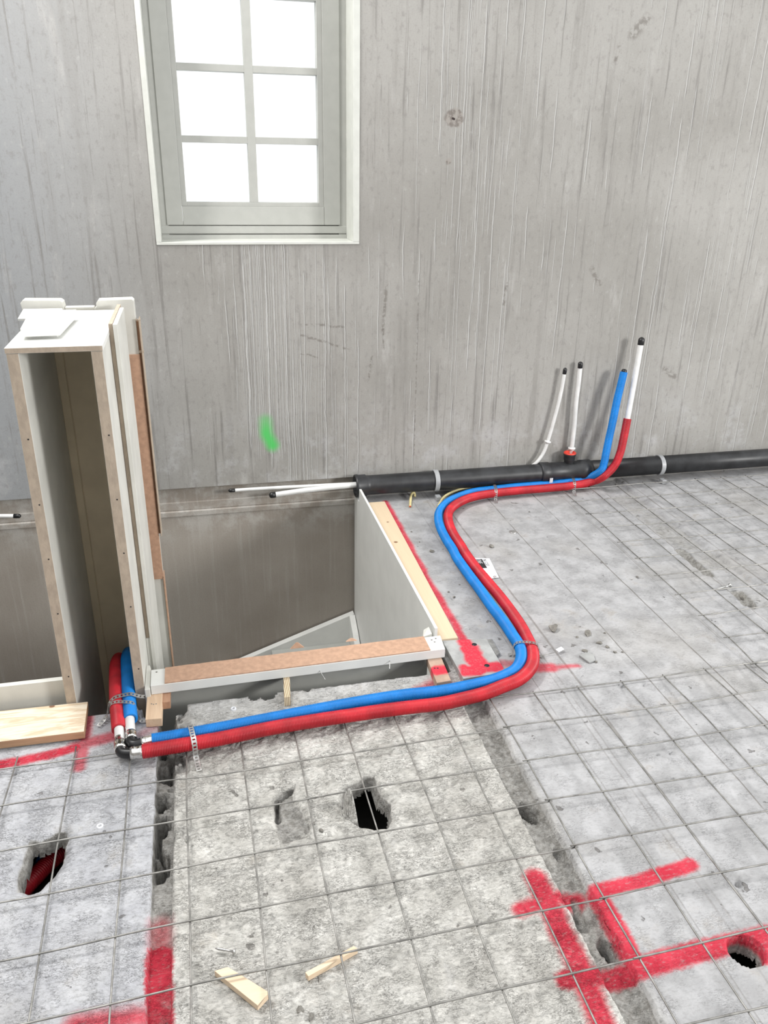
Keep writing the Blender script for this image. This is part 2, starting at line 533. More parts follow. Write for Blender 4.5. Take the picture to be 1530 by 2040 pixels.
class MB:
    def __init__(s):
        s.bm = bmesh.new()

    def prism(s, bottom, top, bevel=0.0, mi=0, segs=2):
        """closed solid from two loops with the same vertex count"""
        n = len(bottom)
        b = [s.bm.verts.new(v) for v in bottom]
        t = [s.bm.verts.new(v) for v in top]
        fs = [s.bm.faces.new(b[::-1]), s.bm.faces.new(t)]
        for i in range(n):
            fs.append(s.bm.faces.new((b[i], b[(i + 1) % n], t[(i + 1) % n], t[i])))
        for f in fs:
            f.material_index = mi
        bmesh.ops.recalc_face_normals(s.bm, faces=fs)
        if bevel > 0:
            es = list({e for f in fs for e in f.edges})
            r = bmesh.ops.bevel(s.bm, geom=es, offset=bevel, segments=segs, affect='EDGES', profile=.5, clamp_overlap=True)
            for f in r['faces']:
                f.material_index = mi
        return s

    def box(s, x0, x1, y0, y1, z0, z1, bevel=.0012, mi=0):
        return s.prism([(x0, y0, z0), (x1, y0, z0), (x1, y1, z0), (x0, y1, z0)],
                       [(x0, y0, z1), (x1, y0, z1), (x1, y1, z1), (x0, y1, z1)], bevel, mi)

    def quadbox(s, q, z0, z1, bevel=.0012, mi=0):
        return s.prism([(a[0], a[1], z0) for a in q], [(a[0], a[1], z1) for a in q], bevel, mi)

    def lathe(s, origin, axis, prof, seg=28, closed=True, mi=0):
        """prof: list of (distance along axis, radius)"""
        ax = Vector(axis).normalized()
        u = ax.orthogonal().normalized()
        v = ax.cross(u)
        o = Vector(origin)
        rings = []
        for d, r in prof:
            if r < 1e-6:
                rings.append([s.bm.verts.new(o + ax * d)])
            else:
                rings.append([s.bm.verts.new(o + ax * d + (u * math.cos(2 * math.pi * i / seg) + v * math.sin(2 * math.pi * i / seg)) * r) for i in range(seg)])
        fs = []
        for a, b in zip(rings[:-1], rings[1:]):
            for i in range(seg):
                j = (i + 1) % seg
                if len(a) == 1 and len(b) == 1:
                    continue
                if len(a) == 1:
                    fs.append(s.bm.faces.new((a[0], b[j], b[i])))
                elif len(b) == 1:
                    fs.append(s.bm.faces.new((a[i], a[j], b[0])))
                else:
                    fs.append(s.bm.faces.new((a[i], a[j], b[j], b[i])))
        for f in fs:
            f.smooth = True
            f.material_index = mi
        return s

    def build(s, name, mat, parent=None, smooth=False):
        bmesh.ops.recalc_face_normals(s.bm, faces=s.bm.faces)
        if smooth:
            for f in s.bm.faces:
                f.smooth = True
        me = bpy.data.meshes.new(name)
        s.bm.to_mesh(me)
        s.bm.free()
        return link(name, me, mat, parent)


def spline(pts, step):
    """centripetal-ish Catmull-Rom through pts, resampled at an even step"""
    P = [np.array(p, float) for p in pts]
    P = [2 * P[0] - P[1]] + P + [2 * P[-1] - P[-2]]
    out = []
    for i in range(1, len(P) - 2):
        p0, p1, p2, p3 = P[i - 1:i + 3]
        d0, d1, d2 = (max(np.linalg.norm(b - a), 1e-6) ** .5 for a, b in ((p0, p1), (p1, p2), (p2, p3)))
        t0, t1 = 0, d0
        t2, t3 = t1 + d1, t1 + d1 + d2
        for t in np.linspace(t1, t2, 24, endpoint=False):
            a1 = (t1 - t) / (t1 - t0) * p0 + (t - t0) / (t1 - t0) * p1
            a2 = (t2 - t) / (t2 - t1) * p1 + (t - t1) / (t2 - t1) * p2
            a3 = (t3 - t) / (t3 - t2) * p2 + (t - t2) / (t3 - t2) * p3
            b1 = (t2 - t) / (t2 - t0) * a1 + (t - t0) / (t2 - t0) * a2
            b2 = (t3 - t) / (t3 - t1) * a2 + (t - t1) / (t3 - t1) * a3
            out.append((t2 - t) / (t2 - t1) * b1 + (t - t1) / (t2 - t1) * b2)
    out.append(P[-2])
    out = np.array(out)
    L = np.concatenate([[0], np.cumsum(np.linalg.norm(np.diff(out, axis=0), axis=1))])
    n = max(2, int(round(L[-1] / step)) + 1)
    s = np.linspace(0, L[-1], n)
    return np.stack([np.interp(s, L, out[:, k]) for k in range(3)], 1), s


def tube_mesh(name, pts, r, mat, parent=None, step=.01, seg=16, rib=0.0, pitch=.0045, inner=None, rfun=None, raw=False):
    """swept tube with caps (or an open hollow end when inner is given)"""
    if rib:
        step = pitch / 4
    if raw:
        c = np.array(pts, float)
        s = np.concatenate([[0], np.cumsum(np.linalg.norm(np.diff(c, axis=0), axis=1))])
    else:
        c, s = spline(pts, step)
    n = len(c)
    T = np.gradient(c, axis=0)
    T /= np.linalg.norm(T, axis=1)[:, None]
    U = np.zeros_like(c)
    u = np.cross(T[0], [0.13, .21, .97])
    u /= np.linalg.norm(u)
    for i in range(n):
        u = u - T[i] * np.dot(u, T[i])
        u /= np.linalg.norm(u)
        U[i] = u
    V = np.cross(T, U)
    R = np.full(n, r, float)
    if rfun is not None:
        R = np.array([rfun(a) for a in s])
    if rib:
        R += rib * np.sin(2 * np.pi * s / pitch)
    ang = np.linspace(0, 2 * np.pi, seg, endpoint=False)
    ring = c[:, None, :] + R[:, None, None] * (np.cos(ang)[None, :, None] * U[:, None, :] + np.sin(ang)[None, :, None] * V[:, None, :])
    verts = ring.reshape(-1, 3).tolist()
    faces = []
    for i in range(n - 1):
        a, b = i * seg, (i + 1) * seg
        for k in range(seg):
            l = (k + 1) % seg
            faces.append((a + k, a + l, b + l, b + k))
    for e, base in ((0, 0), (n - 1, (n - 1) * seg)):
        if inner:
            nb = len(verts)
            ri = c[e] + inner * (np.cos(ang)[:, None] * U[e] + np.sin(ang)[:, None] * V[e])
            verts += ri.tolist()
            depth = T[e] * (0.03 if e == 0 else -0.03)
            verts += (ri + depth).tolist()
            for k in range(seg):
                l = (k + 1) % seg
                faces.append((base + k, base + l, nb + l, nb + k))
                faces.append((nb + k, nb + l, nb + seg + l, nb + seg + k))
            faces.append(tuple(range(nb + seg, nb + 2 * seg)))
        else:
            faces.append(tuple(range(base, base + seg)))
    me = bpy.data.meshes.new(name)
    me.from_pydata(verts, [], faces)
    bm = bmesh.new()
    bm.from_mesh(me)
    bmesh.ops.recalc_face_normals(bm, faces=bm.faces)
    for f in bm.faces:
        f.smooth = len(f.verts) == 4
    bm.to_mesh(me)
    bm.free()
    return link(name, me, mat, parent)


def thing(name, label, cat, loc=(0, 0, 0), group=None):
    o = bpy.data.objects.new(name, None)
    o.empty_display_size = .05
    COL.objects.link(o)
    o.location = loc
    o['label'] = label
    o['category'] = cat
    if group:
        o['group'] = group
    return o


def tag(o, label, cat, group=None):
    o['label'] = label
    o['category'] = cat
    if group:
        o['group'] = group
    return o


def struct(o):
    o['kind'] = 'structure'
    return o


# ------------------------------------------------------------------ floor (height field with joints, holes and a stair opening)
rng = np.random.RandomState(5)


def vnoise(X, Y, f, seed=0):
    x, y = X * f, Y * f
    xi, yi = np.floor(x).astype(int), np.floor(y).astype(int)
    xf, yf = x - xi, y - yi
    xf = xf * xf * (3 - 2 * xf)
    yf = yf * yf * (3 - 2 * yf)

    def h(a, b):
        v = (a * 374761393 + b * 668265263 + seed * 982451653) & 0xffffffff
        v = ((v ^ (v >> 13)) * 1274126177) & 0xffffffff
        return ((v ^ (v >> 16)) & 0xffff) / 65535.0
    a, b, c, d = h(xi, yi), h(xi + 1, yi), h(xi, yi + 1), h(xi + 1, yi + 1)
    return (a * (1 - xf) + b * xf) * (1 - yf) + (c * (1 - xf) + d * xf) * yf


def fbm(X, Y, f, o=4, seed=0):
    r = 0
    a = .5
    for i in range(o):
        r = r + a * vnoise(X, Y, f * 2 ** i, seed + i * 7)
        a *= .5
    return r / (1 - .5 ** o)


def sstep(v, a, b):
    t = np.clip((v - a) / (b - a), 0, 1)
    return t * t * (3 - 2 * t)


def polysd(X, Y, poly):
    P = np.array(poly)
    n = len(P)
    d = np.full(X.shape, 1e9)
    ins = np.zeros(X.shape, bool)
    for i in range(n):
        a, b = P[i], P[(i + 1) % n]
        e = b - a
        wx, wy = X - a[0], Y - a[1]
        t = np.clip((wx * e[0] + wy * e[1]) / (e @ e), 0, 1)
        d = np.minimum(d, np.hypot(wx - e[0] * t, wy - e[1] * t))
        c = ((a[1] > Y) != (b[1] > Y))
        with np.errstate(divide='ignore', invalid='ignore'):
            xi = (b[0] - a[0]) * (Y - a[1]) / (b[1] - a[1] + 1e-12) + a[0]
        ins ^= c & (X < xi)
    return np.where(ins, -d, d)


OPEN_X1, OPEN_Y0 = .715, 2.045
xs = np.concatenate([np.arange(-3.5, -.8, .09), np.arange(-.8, OPEN_X1 - .001, .0042), [OPEN_X1], np.arange(OPEN_X1 + .004, 1.2, .0042),
                     np.arange(1.2, 3.3, .0105), np.arange(3.3, 5.0, .1)])
ys = np.concatenate([np.arange(-2.2, .7, .1), np.arange(.7, OPEN_Y0 - .001, .0045), [OPEN_Y0], np.arange(OPEN_Y0 + .008, 3.54, .009), [3.545]])
X, Y = np.meshgrid(xs, ys, indexing='ij')
Z = (fbm(X, Y, 6, 3, 1) - .5) * .004
rz = sstep(X, .80, .74) * (.4 + .6 * sstep(X, -.2, -.14)) * (1 - .6 * sstep(Y, 1.85, 1.95))
Z += rz * ((fbm(X, Y, 45, 3, 3) - .5) * .0055 - .004 * sstep(fbm(X * .55, Y, 70, 3, 17), .50, .62))
# left joint
jn = (fbm(X, Y, 25, 4, 11) - .5)
jx = X + jn * .005
inj = sstep(jx, -.194, -.190) * sstep(jx, -.144, -.148)
deep = sstep(fbm(X, Y, 22, 4, 21), .47, .55)
voids = sstep(Y, 1.40, 1.50) * .75 + sstep(Y, 1.16, 1.10) * .6
Z -= inj * (.015 + .008 * fbm(X, Y, 40, 3, 5) + voids * (.02 * fbm(X, Y, 50, 4, 6) + .15 * deep * sstep(jx, -.15, -.168)))
inj2 = sstep(jx, -.195, -.19) * sstep(jx, -.10, -.135) * sstep(Y, 1.70, 1.85)
Z -= inj2 * (.010 + .03 * sstep(fbm(X, Y, 30, 4, 33), .5, .6))
# right joint
jx = X + jn * .012
inj = sstep(jx, .700, .708) * sstep(jx, .772, .766) * sstep(Y, 2.0, 1.9)
Z -= inj * (.013 + .012 * fbm(X, Y, 45, 4, 8))
for (qx, qy, r1, dep) in ((1052, 1606, .024, .12), (1062, 1612, .016, .10), (1115, 1690, .014, .02), (1160, 1825, .016, .03), (1210, 1880, .018, .10), (1150, 1790, .014, .02)):
    c = W(qx, qy)
    dd = np.hypot((X - c[0]), (Y - c[1]) * .6) + jn * .02
    Z -= dep * sstep(dd, r1, r1 * .5)
# third joint (mortar strip)
inj = sstep(X + jn * .012, 1.93, 1.945) * sstep(X + jn * .012, 2.085, 2.07)
Z -= inj * (.009 + .004 * fbm(X, Y, 30, 3, 9))
for (qa, qb) in (((1355, 1095), (1410, 1140)), ((1470, 1178), (1490, 1200))):
    a, b = np.array(W(*qa)), np.array(W(*qb))
    e = b - a
    t_ = np.clip(((X - a[0]) * e[0] + (Y - a[1]) * e[1]) / (e @ e), 0, 1)
    dd = np.hypot(X - a[0] - e[0] * t_, Y - a[1] - e[1] * t_) + jn * .03
    Z -= .022 * sstep(dd, .03, .012)
# holes broken or drilled through the top of the slab
HOLE_L = [W(*q) for q in ((37, 1768), (40, 1735), (50, 1695), (60, 1668), (78, 1672), (98, 1664), (112, 1654), (128, 1652), (133, 1664), (126, 1690), (122, 1712), (104, 1738), (78, 1764), (55, 1772))]
HOLE_M = [W(*q) for q in ((682, 1617), (683, 1582), (694, 1562), (718, 1553), (726, 1542), (744, 1543), (748, 1562), (757, 1582), (774, 1597), (776, 1630), (770, 1643), (745, 1644), (720, 1640), (700, 1630))]
sd = polysd(X, Y, HOLE_L) + jn * .010
Z -= .215 * sstep(sd, .004, -.030) + .012 * sstep(sd, .022, .0)
sd = polysd(X, Y, HOLE_M) + jn * .014
Z -= .215 * sstep(sd, .006, -.030) + .010 * sstep(sd, .018, .0)
c = W(705, 1612)
Z += .165 * sstep(np.hypot(X - c[0], (Y - c[1]) * .9) + jn * .02, .040, .016) * sstep(sd, 0.004, -.006)
c = W(1487, 1893)
dr = np.hypot(X - c[0], Y - c[1])
Z -= .23 * sstep(dr, .0385, .028)
# shallow broken trench
TR = [W(*q) for q in ((546, 1632), (548, 1582), (560, 1570), (585, 1566), (592, 1600), (620, 1640), (615, 1665), (560, 1680), (552, 1650))]
sd = polysd(X, Y, TR) + jn * .016
Z -= .014 * sstep(sd, .006, -.008)
for (qa, qb, r1, dp) in (((551, 1590), (553, 1628), .009, .035), ((553, 1590), (580, 1570), .007, .03)):
    a, b = np.array(W(*qa)), np.array(W(*qb))
    e = b - a
    t_ = np.clip(((X - a[0]) * e[0] + (Y - a[1]) * e[1]) / (e @ e), 0, 1)
    dd = np.hypot(X - a[0] - e[0] * t_, Y - a[1] - e[1] * t_) + jn * .010
    Z -= dp * sstep(dd, r1, r1 * .3)
# small pits
for (qx, qy, r_) in ((373, 1672, .007), (383, 1684, .003), (835, 1535, .006), (598, 1522, .007), (508, 1655, .008), (1240, 1367, .010), (1283, 1363, .008),
                     (1056, 1178, .006), (1128, 1167, .008), (1205, 1158, .008), (1273, 1150, .009), (902, 1193, .008), (1310, 1503, .005),
                     (1337, 1500, .006), (1340, 1552, .006), (1470, 1762, .008), (505, 1640, .006), (1022, 1060, .006), (590, 1392, .004)):
    c = W(qx, qy)
    Z -= .014 * sstep(np.hypot(X - c[0], Y - c[1]) + jn * .008, r_, r_ * .4)
# mortar dribbles on the surface
for (qx, qy, r_, hh) in ((600, 2020, .03, .010), (615, 2025, .012, .012), (615, 1655, .018, .010), (590, 1690, .02, .004), (1180, 1262, .02, .006), (1490, 1755, .03, .006)):
    c = W(qx, qy)
    dd = np.hypot(X - c[0], Y - c[1]) + jn * .06
    Z += hh * sstep(dd, r_, 0) * fbm(X, Y, 60, 3, 12)
edge_n = (fbm(X, Y, 18, 4, 44) - .5) * .035
near_front = (Y > OPEN_Y0 - .03 - np.clip(edge_n, -.02, .02)) & (X < -.12 + edge_n) & (X > -.24)
Z -= .05 * near_front

nx, ny = len(xs), len(ys)
I, J = np.meshgrid(np.arange(nx - 1), np.arange(ny - 1), indexing='ij')
cx = (xs[:-1] + xs[1:]) / 2
cy = (ys[:-1] + ys[1:]) / 2
CX, CY = np.meshgrid(cx, cy, indexing='ij')
bite = np.zeros(CX.shape)
for (qx, r_) in ((.09, .02), (.13, .028), (-.17, .02), (-.15, .03), (.25, .012)):
    bite = np.maximum(bite, (np.hypot(CX - qx, CY - OPEN_Y0) < r_ * (1 + .6 * (fbm(CX, CY, 60, 3, 71) - .5))) * 1.0)
hole = (CX < OPEN_X1) & (CY > OPEN_Y0) & (CX > -1.9) | (bite > 0)
c = W(1487, 1893)
near = np.minimum(np.minimum(polysd(X, Y, HOLE_L), polysd(X, Y, HOLE_M)), np.hypot(X - c[0], Y - c[1]) - .04) < .02
Z = np.where(near, np.maximum(Z, -.052), Z)
ZC = (Z[:-1, :-1] + Z[1:, :-1] + Z[:-1, 1:] + Z[1:, 1:]) / 4
core = np.zeros(CX.shape, bool)
for poly in (HOLE_L, HOLE_M):
    core |= (polysd(CX, CY, poly) < .01) & (ZC < -.049)
c = W(1487, 1893)
core |= (np.hypot(CX - c[0], CY - c[1]) < .05) & (ZC < -.049)
hole = hole | core
keep = ~hole
i, j = I[keep], J[keep]
quads = np.stack([i * ny + j, (i + 1) * ny + j, (i + 1) * ny + j + 1, i * ny + j + 1], -1)
me = bpy.data.meshes.new('floor')
# skirts downward along every open border between kept and removed cells and the outer rim
extra_v, extra_f = [], []
verts = np.stack([X, Y, Z], -1).reshape(-1, 3)
K = np.zeros((nx + 1, ny + 1), bool)
K[1:nx, 1:ny] = keep | core
base = nx * ny


def skirt(v0, v1):
    b = base + len(extra_v)
    for v in (v0, v1):
        q = verts[v].copy()
        q[2] = -.24
        extra_v.append(q)
    extra_f.append((v0, v1, b + 1, b))


for ii in range(nx - 1):
    for jj in range(ny):
        a, b = K[ii + 1, jj], K[ii + 1, jj + 1]
        if a != b:
            skirt(ii * ny + jj, (ii + 1) * ny + jj)
for ii in range(nx):
    for jj in range(ny - 1):
        a, b = K[ii, jj + 1], K[ii + 1, jj + 1]
        if a != b:
            skirt(ii * ny + jj, ii * ny + jj + 1)
allv = np.concatenate([verts, np.array(extra_v)])
allf = np.concatenate([quads, np.array(extra_f)])
me.vertices.add(len(allv))
me.vertices.foreach_set('co', allv.astype(np.float32).ravel())
me.loops.add(len(allf) * 4)
me.loops.foreach_set('vertex_index', allf.astype(np.int32).ravel())
me.polygons.add(len(allf))
me.polygons.foreach_set('loop_start', np.arange(0, len(allf) * 4, 4, dtype=np.int32))
me.polygons.foreach_set('loop_total', np.full(len(allf), 4, dtype=np.int32))
sm = np.ones(len(allf), bool)
sm[len(quads):] = False
me.polygons.foreach_set('use_smooth', sm)
me.update()
me.validate()
struct(link('floor', me, 'floor'))

# hollow cores of the slab, seen through the broken holes
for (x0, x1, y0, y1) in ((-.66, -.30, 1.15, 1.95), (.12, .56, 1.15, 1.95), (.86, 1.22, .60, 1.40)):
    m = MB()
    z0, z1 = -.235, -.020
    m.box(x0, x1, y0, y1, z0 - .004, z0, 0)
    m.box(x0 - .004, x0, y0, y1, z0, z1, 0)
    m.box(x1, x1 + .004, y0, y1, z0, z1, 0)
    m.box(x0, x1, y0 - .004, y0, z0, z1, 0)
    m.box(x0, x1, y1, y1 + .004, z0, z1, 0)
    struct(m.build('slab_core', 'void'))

# rest of the room behind the camera
struct(MB().box(-3.6, 5.0, -2.3, -2.2, -.02, 3.3, 0).build('wall_front', 'wall_plain'))
struct(MB().box(-3.6, -3.5, -2.2, 3.6, -.02, 3.3, 0).build('wall_left', 'wall_plain'))

# storey below
struct(MB().box(-3.5, 5.0, -2.2, 3.7, -2.75, -2.65, 0).build('floor_lower', 'wall_low'))
struct(MB().box(-3.5, 5.0, .3, .4, -2.65, -.24, 0).build('wall_lower_front', 'wall_low'))
struct(MB().box(-3.6, -3.5, .3, 3.6, -2.65, 0, 0).build('wall_lower_left', 'wall_low'))
struct(MB().box(2.2, 2.3, .3, 3.6, -2.65, -.24, 0).build('wall_lower_right', 'wall_low'))

# ------------------------------------------------------------------ window wall
WX0, WX1, WZ0, WZ1 = -.133, .706, 1.172, 2.75
m = MB()
TOP = 3.3
for (a, b, c0, d) in ((-3.5, WX0, .104, TOP), (WX0, WX1, .104, WZ0), (WX0, WX1, WZ1, TOP), (WX1, 5.0, -.02, TOP)):
    m.box(a, b, 3.54, 3.84, c0, d, 0)
struct(m.build('wall_back', 'wall'))
m = MB()
m.box(-3.5, WX1, 3.565, 3.84, .03, .104, 0)
m.box(-3.5, WX1, 3.552, 3.84, -.012, .03, .004)
m.box(-3.5, WX1, 3.54, 3.84, -.04, -.012, .004)
m.box(-3.5, WX1 + 1.6, 3.545, 3.84, -2.65, -.04, 0)
struct(m.build('wall_lower_back', 'wall_low'))

win = bpy.data.objects.new('window_1', None)
COL.objects.link(win)
win.location = (.29, 3.7, 1.172)
struct(win)
YF = 3.70
m = MB()   # white lining set into the concrete
m.box(WX0, WX0 + .020, 3.536, YF + .02, WZ0 + .0102, WZ1)
m.box(WX1 - .026, WX1, 3.536, YF + .02, WZ0 + .0102, WZ1)
m.box(WX0, WX1, 3.536, YF + .02, WZ0, WZ0 + .010)
m.build('window_lining', 'lining', win)
m = MB()   # fixed frame with its rebates
FX0, FX1 = WX0 + .020, WX1 - .026
m.box(FX0, FX0 + .030, YF, YF + .10, WZ0 + .01, WZ1)
m.box(FX1 - .034, FX1, YF, YF + .10, WZ0 + .01, WZ1)
m.box(FX0 + .001, FX1 - .001, YF + .012, YF + .09, WZ0 + .02, WZ0 + .075, 0)
m.box(FX0, FX1, YF - .012, YF + .10, WZ0 + .006, WZ0 + .026)
m.box(FX0, FX1, YF - .004, YF + .10, WZ0 + .031, WZ0 + .062)
m.build('window_frame', 'frame', win)
m = MB()   # opening sash
SX0, SX1, SZ0 = -.088, .652, 1.238
YS = YF
m.box(SX0, SX0 + .066, YS - .006, YS + .06, SZ0, WZ1 - .05)
m.box(SX1 - .070, SX1, YS - .006, YS + .06, SZ0, WZ1 - .05)
m.box(SX0 + .067, SX1 - .071, YS - .0055, YS + .06, SZ0, SZ0 + .074)
GX0, GX1, GZ0, GZ1 = -.001, .560, 1.329, 2.70
m.box(SX0 + .066, GX0, YS + .003, YS + .05, SZ0 + .074, WZ1 - .05)
m.box(GX1, SX1 - .070, YS + .003, YS + .05, SZ0 + .074, WZ1 - .05)
m.box(GX0, GX1, YS + .003, YS + .05, SZ0 + .074, GZ0)
m.build('sash', 'frame', win)
m = MB()
MX0, MX1 = .264, .299
m.box(MX0, MX1, YS + .004, YS + .045, GZ0, GZ1)
bars = (1.557, 1.818, 2.079, 2.34)
for bz in bars:
    for a, b in ((GX0, MX0), (MX1, GX1)):
        m.box(a, b, YS + .004, YS + .045, bz, bz + .026)
m.build('glazing_bars', 'frame', win)
zz = [GZ0] + [b for q in bars for b in (q, q + .026)] + [2.70]
for k in range(0, len(zz), 2):
    for a, b in ((GX0, MX0), (MX1, GX1)):
        MB().box(a, b, YS + .026, YS + .030, zz[k], zz[k + 1], 0).build('glass_pane', 'glass', win)

# ------------------------------------------------------------------ service duct cabinet standing in the opening
CX0, CX1, CY0, CY1, CZT = -.454, -.231, 2.08, 2.60, 1.072
cab = thing('duct_cabinet', 'tall white open-fronted duct box with raw board edges standing in the stair opening', 'cabinet', (-.34, 2.3, -.45))
ZB = -.45
for (a, b) in ((CX0, CX0 + .028), (CX1 - .028, CX1)):
    m = MB()
    m.box(a, b, CY0 + .0015, CY1, ZB, CZT - .0145, .001)
    m.box(a + .0008, b - .0008, CY0, CY0 + .002, ZB, CZT - .015, 0, mi=1)
    sp = m.build('side_panel', ['white_warm', 'mdf'], cab)
    for q in ((.84, .42), (.66, .3), (.5, .2), (.33, .2), (.12, .4)):
        sc = MB()
        sc.lathe(((a + b) / 2 + .004, CY0 - .0004, q[0]), (0, 1, 0), [(0, 0), (0, .0022), (.002, .0022)], 10)
        sc.build('screw_hole', 'blackcap', sp)
m = MB()
m.box(CX0 + .028, CX1 - .028, CY1 - .018, CY1, ZB, CZT - .0145)
m.build('back_panel', 'inside', cab)
m = MB()
m.box(CX0 + .028, -.402, CY1 - .024, CY1 - .018, ZB, CZT - .0145)
m.box(-.3995, CX1 - .028, CY1 - .021, CY1 - .018, ZB, CZT - .0145)
m.build('back_lining', 'inside', cab)
m = MB()
m.box(CX0 - .002, CX1 + .001, CY0, CY1, CZT - .014, CZT, .001)
m.box(CX0 - .0015, CX1 + .0005, CY0 - .0008, CY0 + .001, CZT - .0132, CZT - .0008, 0, mi=1)
m.build('top_panel', ['white', 'mdf'], cab)
m = MB()
m.box(CX1 + .0005, CX1 + .0115, CY0 + .20, CY1, -.0, 1.088)
m.build('filler_strip', 'mdf', cab)
m = MB()
m.box(CX1 + .0125, CX1 + .0245, CY0 + .19, CY1 - .06, ZB, 1.088)
m.box(CX1 + .0005, CX1 + .0125, CY0 + .195, CY1, ZB, .10)
m.build('corner_batten', 'white_warm', cab)
m = MB()
qb = [at(*a, 1.101) for a in ((40, 655), (117, 652))]
m.quadbox([(qb[0].x, qb[0].y), (qb[1].x, qb[1].y), (qb[1].x + .012, 2.44), (qb[0].x - .020, 2.44)], 1.080, 1.101, .001)
m.quadbox([(qb[0].x + .006, qb[0].y + .03), (qb[1].x - .01, qb[1].y + .02), (qb[1].x - .004, 2.44), (qb[0].x + .006, 2.44)], CZT, 1.080, 0)
m.quadbox([(-.486, 2.44), (-.372, 2.44), (-.388, 2.60), (-.498, 2.60)], CZT + .001, 1.0795, .001)
m.build('top_block', 'white', cab)

post = thing('stair_post', 'white stair post with brown board cover, tallest and rightmost behind the duct box', 'post', (-.24, 2.64, -.6))
m = MB()
q = [(-.300, 1.072), (-.293, 1.080), (-.293, 1.088), (-.286, 1.098), (-.188, 1.100), (-.182, 1.094)]
m.prism([(-.300, 2.62, -.6)] + [(a, 2.62, b) for a, b in q] + [(-.182, 2.62, -.6)],
        [(-.300, 2.665, -.6)] + [(a, 2.665, b) for a, b in q] + [(-.182, 2.665, -.6)], .0015)
m.build('post', 'white_warm', post)
m = MB()
m.box(-.236, -.1805, 2.614, 2.620, .13, .93, .001)
m.build('hardboard_cover', 'hardboard', post)
m = MB()
m.box(-.1735, -.1705, 2.606, 2.66, .30, 1.04, .0006)
m.box(-.182, -.167, 2.612, 2.616, 1.035, 1.040, .0006)
m.box(-.182, -.167, 2.612, 2.616, .935, .942, .0006)
m.build('edge_strip', 'mdf', post)
MB().box(-.1818, -.1736, 2.630, 2.66, .30, 1.03, .0005).build('dark_gap_infill', 'redwood', post)  # dark strip added to stand in for the shadowed gap by the edge strip
m = MB()
m.box(-.1815, -.178, 2.612, 2.662, -.35, .14, .0006)
m.build('edge_strip', 'hardboard', post)
post2 = thing('stair_post', 'short white post end rising behind the left corner of the duct box', 'post', (-.45, 2.64, -.6))
m = MB()
q = [(-.508, 1.092), (-.500, 1.102), (-.396, 1.100), (-.388, 1.094), (-.386, 1.08)]
m.prism([(-.488, 2.62, -.6), (-.492, 2.62, .98)] + [(a, 2.62, b) for a, b in q] + [(-.386, 2.62, -.6)],
        [(-.488, 2.665, -.6), (-.492, 2.665, .98)] + [(a, 2.665, b) for a, b in q] + [(-.386, 2.665, -.6)], .0015)
m.build('post', 'white_warm', post2)
r = MB().box(-.385, -.301, 2.625, 2.655, .98, 1.078, .0015).build('stair_rail', 'white_warm')
tag(r, 'low white rail joining the two post ends behind the duct box', 'rail')

# ------------------------------------------------------------------ trimming around the opening
BZ0, BZ1 = .030, .062
beam = thing('stair_edge_beam', 'white beam topped with brown hardboard along the front of the stair opening', 'beam', (.25, 2.11, .03))
m = MB()
m.quadbox([(-.213, 2.070), (.704, 2.085), (.712, 2.166), (-.214, 2.154)], BZ0, BZ1, .0015)
m.build('beam', 'white', beam)
m = MB()
hx0, hx1 = -.172, .655
ylo = lambda x: 2.070 + (x + .213) * .0164
n = 24
top = []
for k in range(n + 1):
    xx = hx0 + (hx1 - hx0) * k / n
    top.append((xx, ylo(xx) + .0015))
for k in range(n, -1, -1):
    xx = hx0 + (hx1 - hx0) * k / n
    top.append((xx, ylo(xx) + .083 + random.uniform(-.0012, .0012)))
m.prism([(a, b, BZ1) for a, b in top], [(a, b, BZ1 + .0035) for a, b in top], 0)
m.build('hardboard_cover', 'hardboard', beam)
for (qx, qy, wd, hh) in ((592, 1292, .022, .020), (700, 1278, .018, .010)):
    c = at(qx, qy, BZ1)
    MB().prism([(c.x - wd, c.y - .002, BZ1 + .002), (c.x + wd, c.y - .002, BZ1 + .002), (c.x + wd, c.y + .002, BZ1 + .003), (c.x - wd, c.y + .002, BZ1 + .003)],
               [(c.x - .003, c.y + .004, BZ1 + hh), (c.x + .004, c.y + .004, BZ1 + hh), (c.x + .004, c.y + .0055, BZ1 + hh), (c.x - .003, c.y + .0055, BZ1 + hh)], 0).build('torn_flap', 'hardboard', beam)
for (a, b) in (((636, 1335), (648, 1354)), ((777, 1318), (776, 1333))):
    p0 = at(a[0], a[1], .05)
    p0 = onw(a[0], a[1], 2.078)
    p1 = onw(b[0], b[1], 2.055)
    tube_mesh('nail', [p0 + Vector((0, .004, .0)), (p0 + p1) / 2, p1], .0013, 'steel', beam, .004, 8)
for (a) in ((312, 1339), (860, 1275), (868, 1272), (866, 1279)):
    c = at(a[0], a[1], BZ1)
    MB().lathe((c.x, c.y, BZ1 - .001), (0, 0, 1), [(0, .003), (.0016, .003), (.0016, 0)], 10).build('screw_hole', 'stone', beam)
e = MB().quadbox([(-.2300, 2.062), (-.2145, 2.062), (-.2155, 2.172), (-.220, 2.19), (-.2295, 2.19), (-.2300, 2.17)], -.20, .056, .0015).build('end_block', 'white_warm', None)
tag(e, 'small white end block wedged between the duct box and the front beam', 'block')

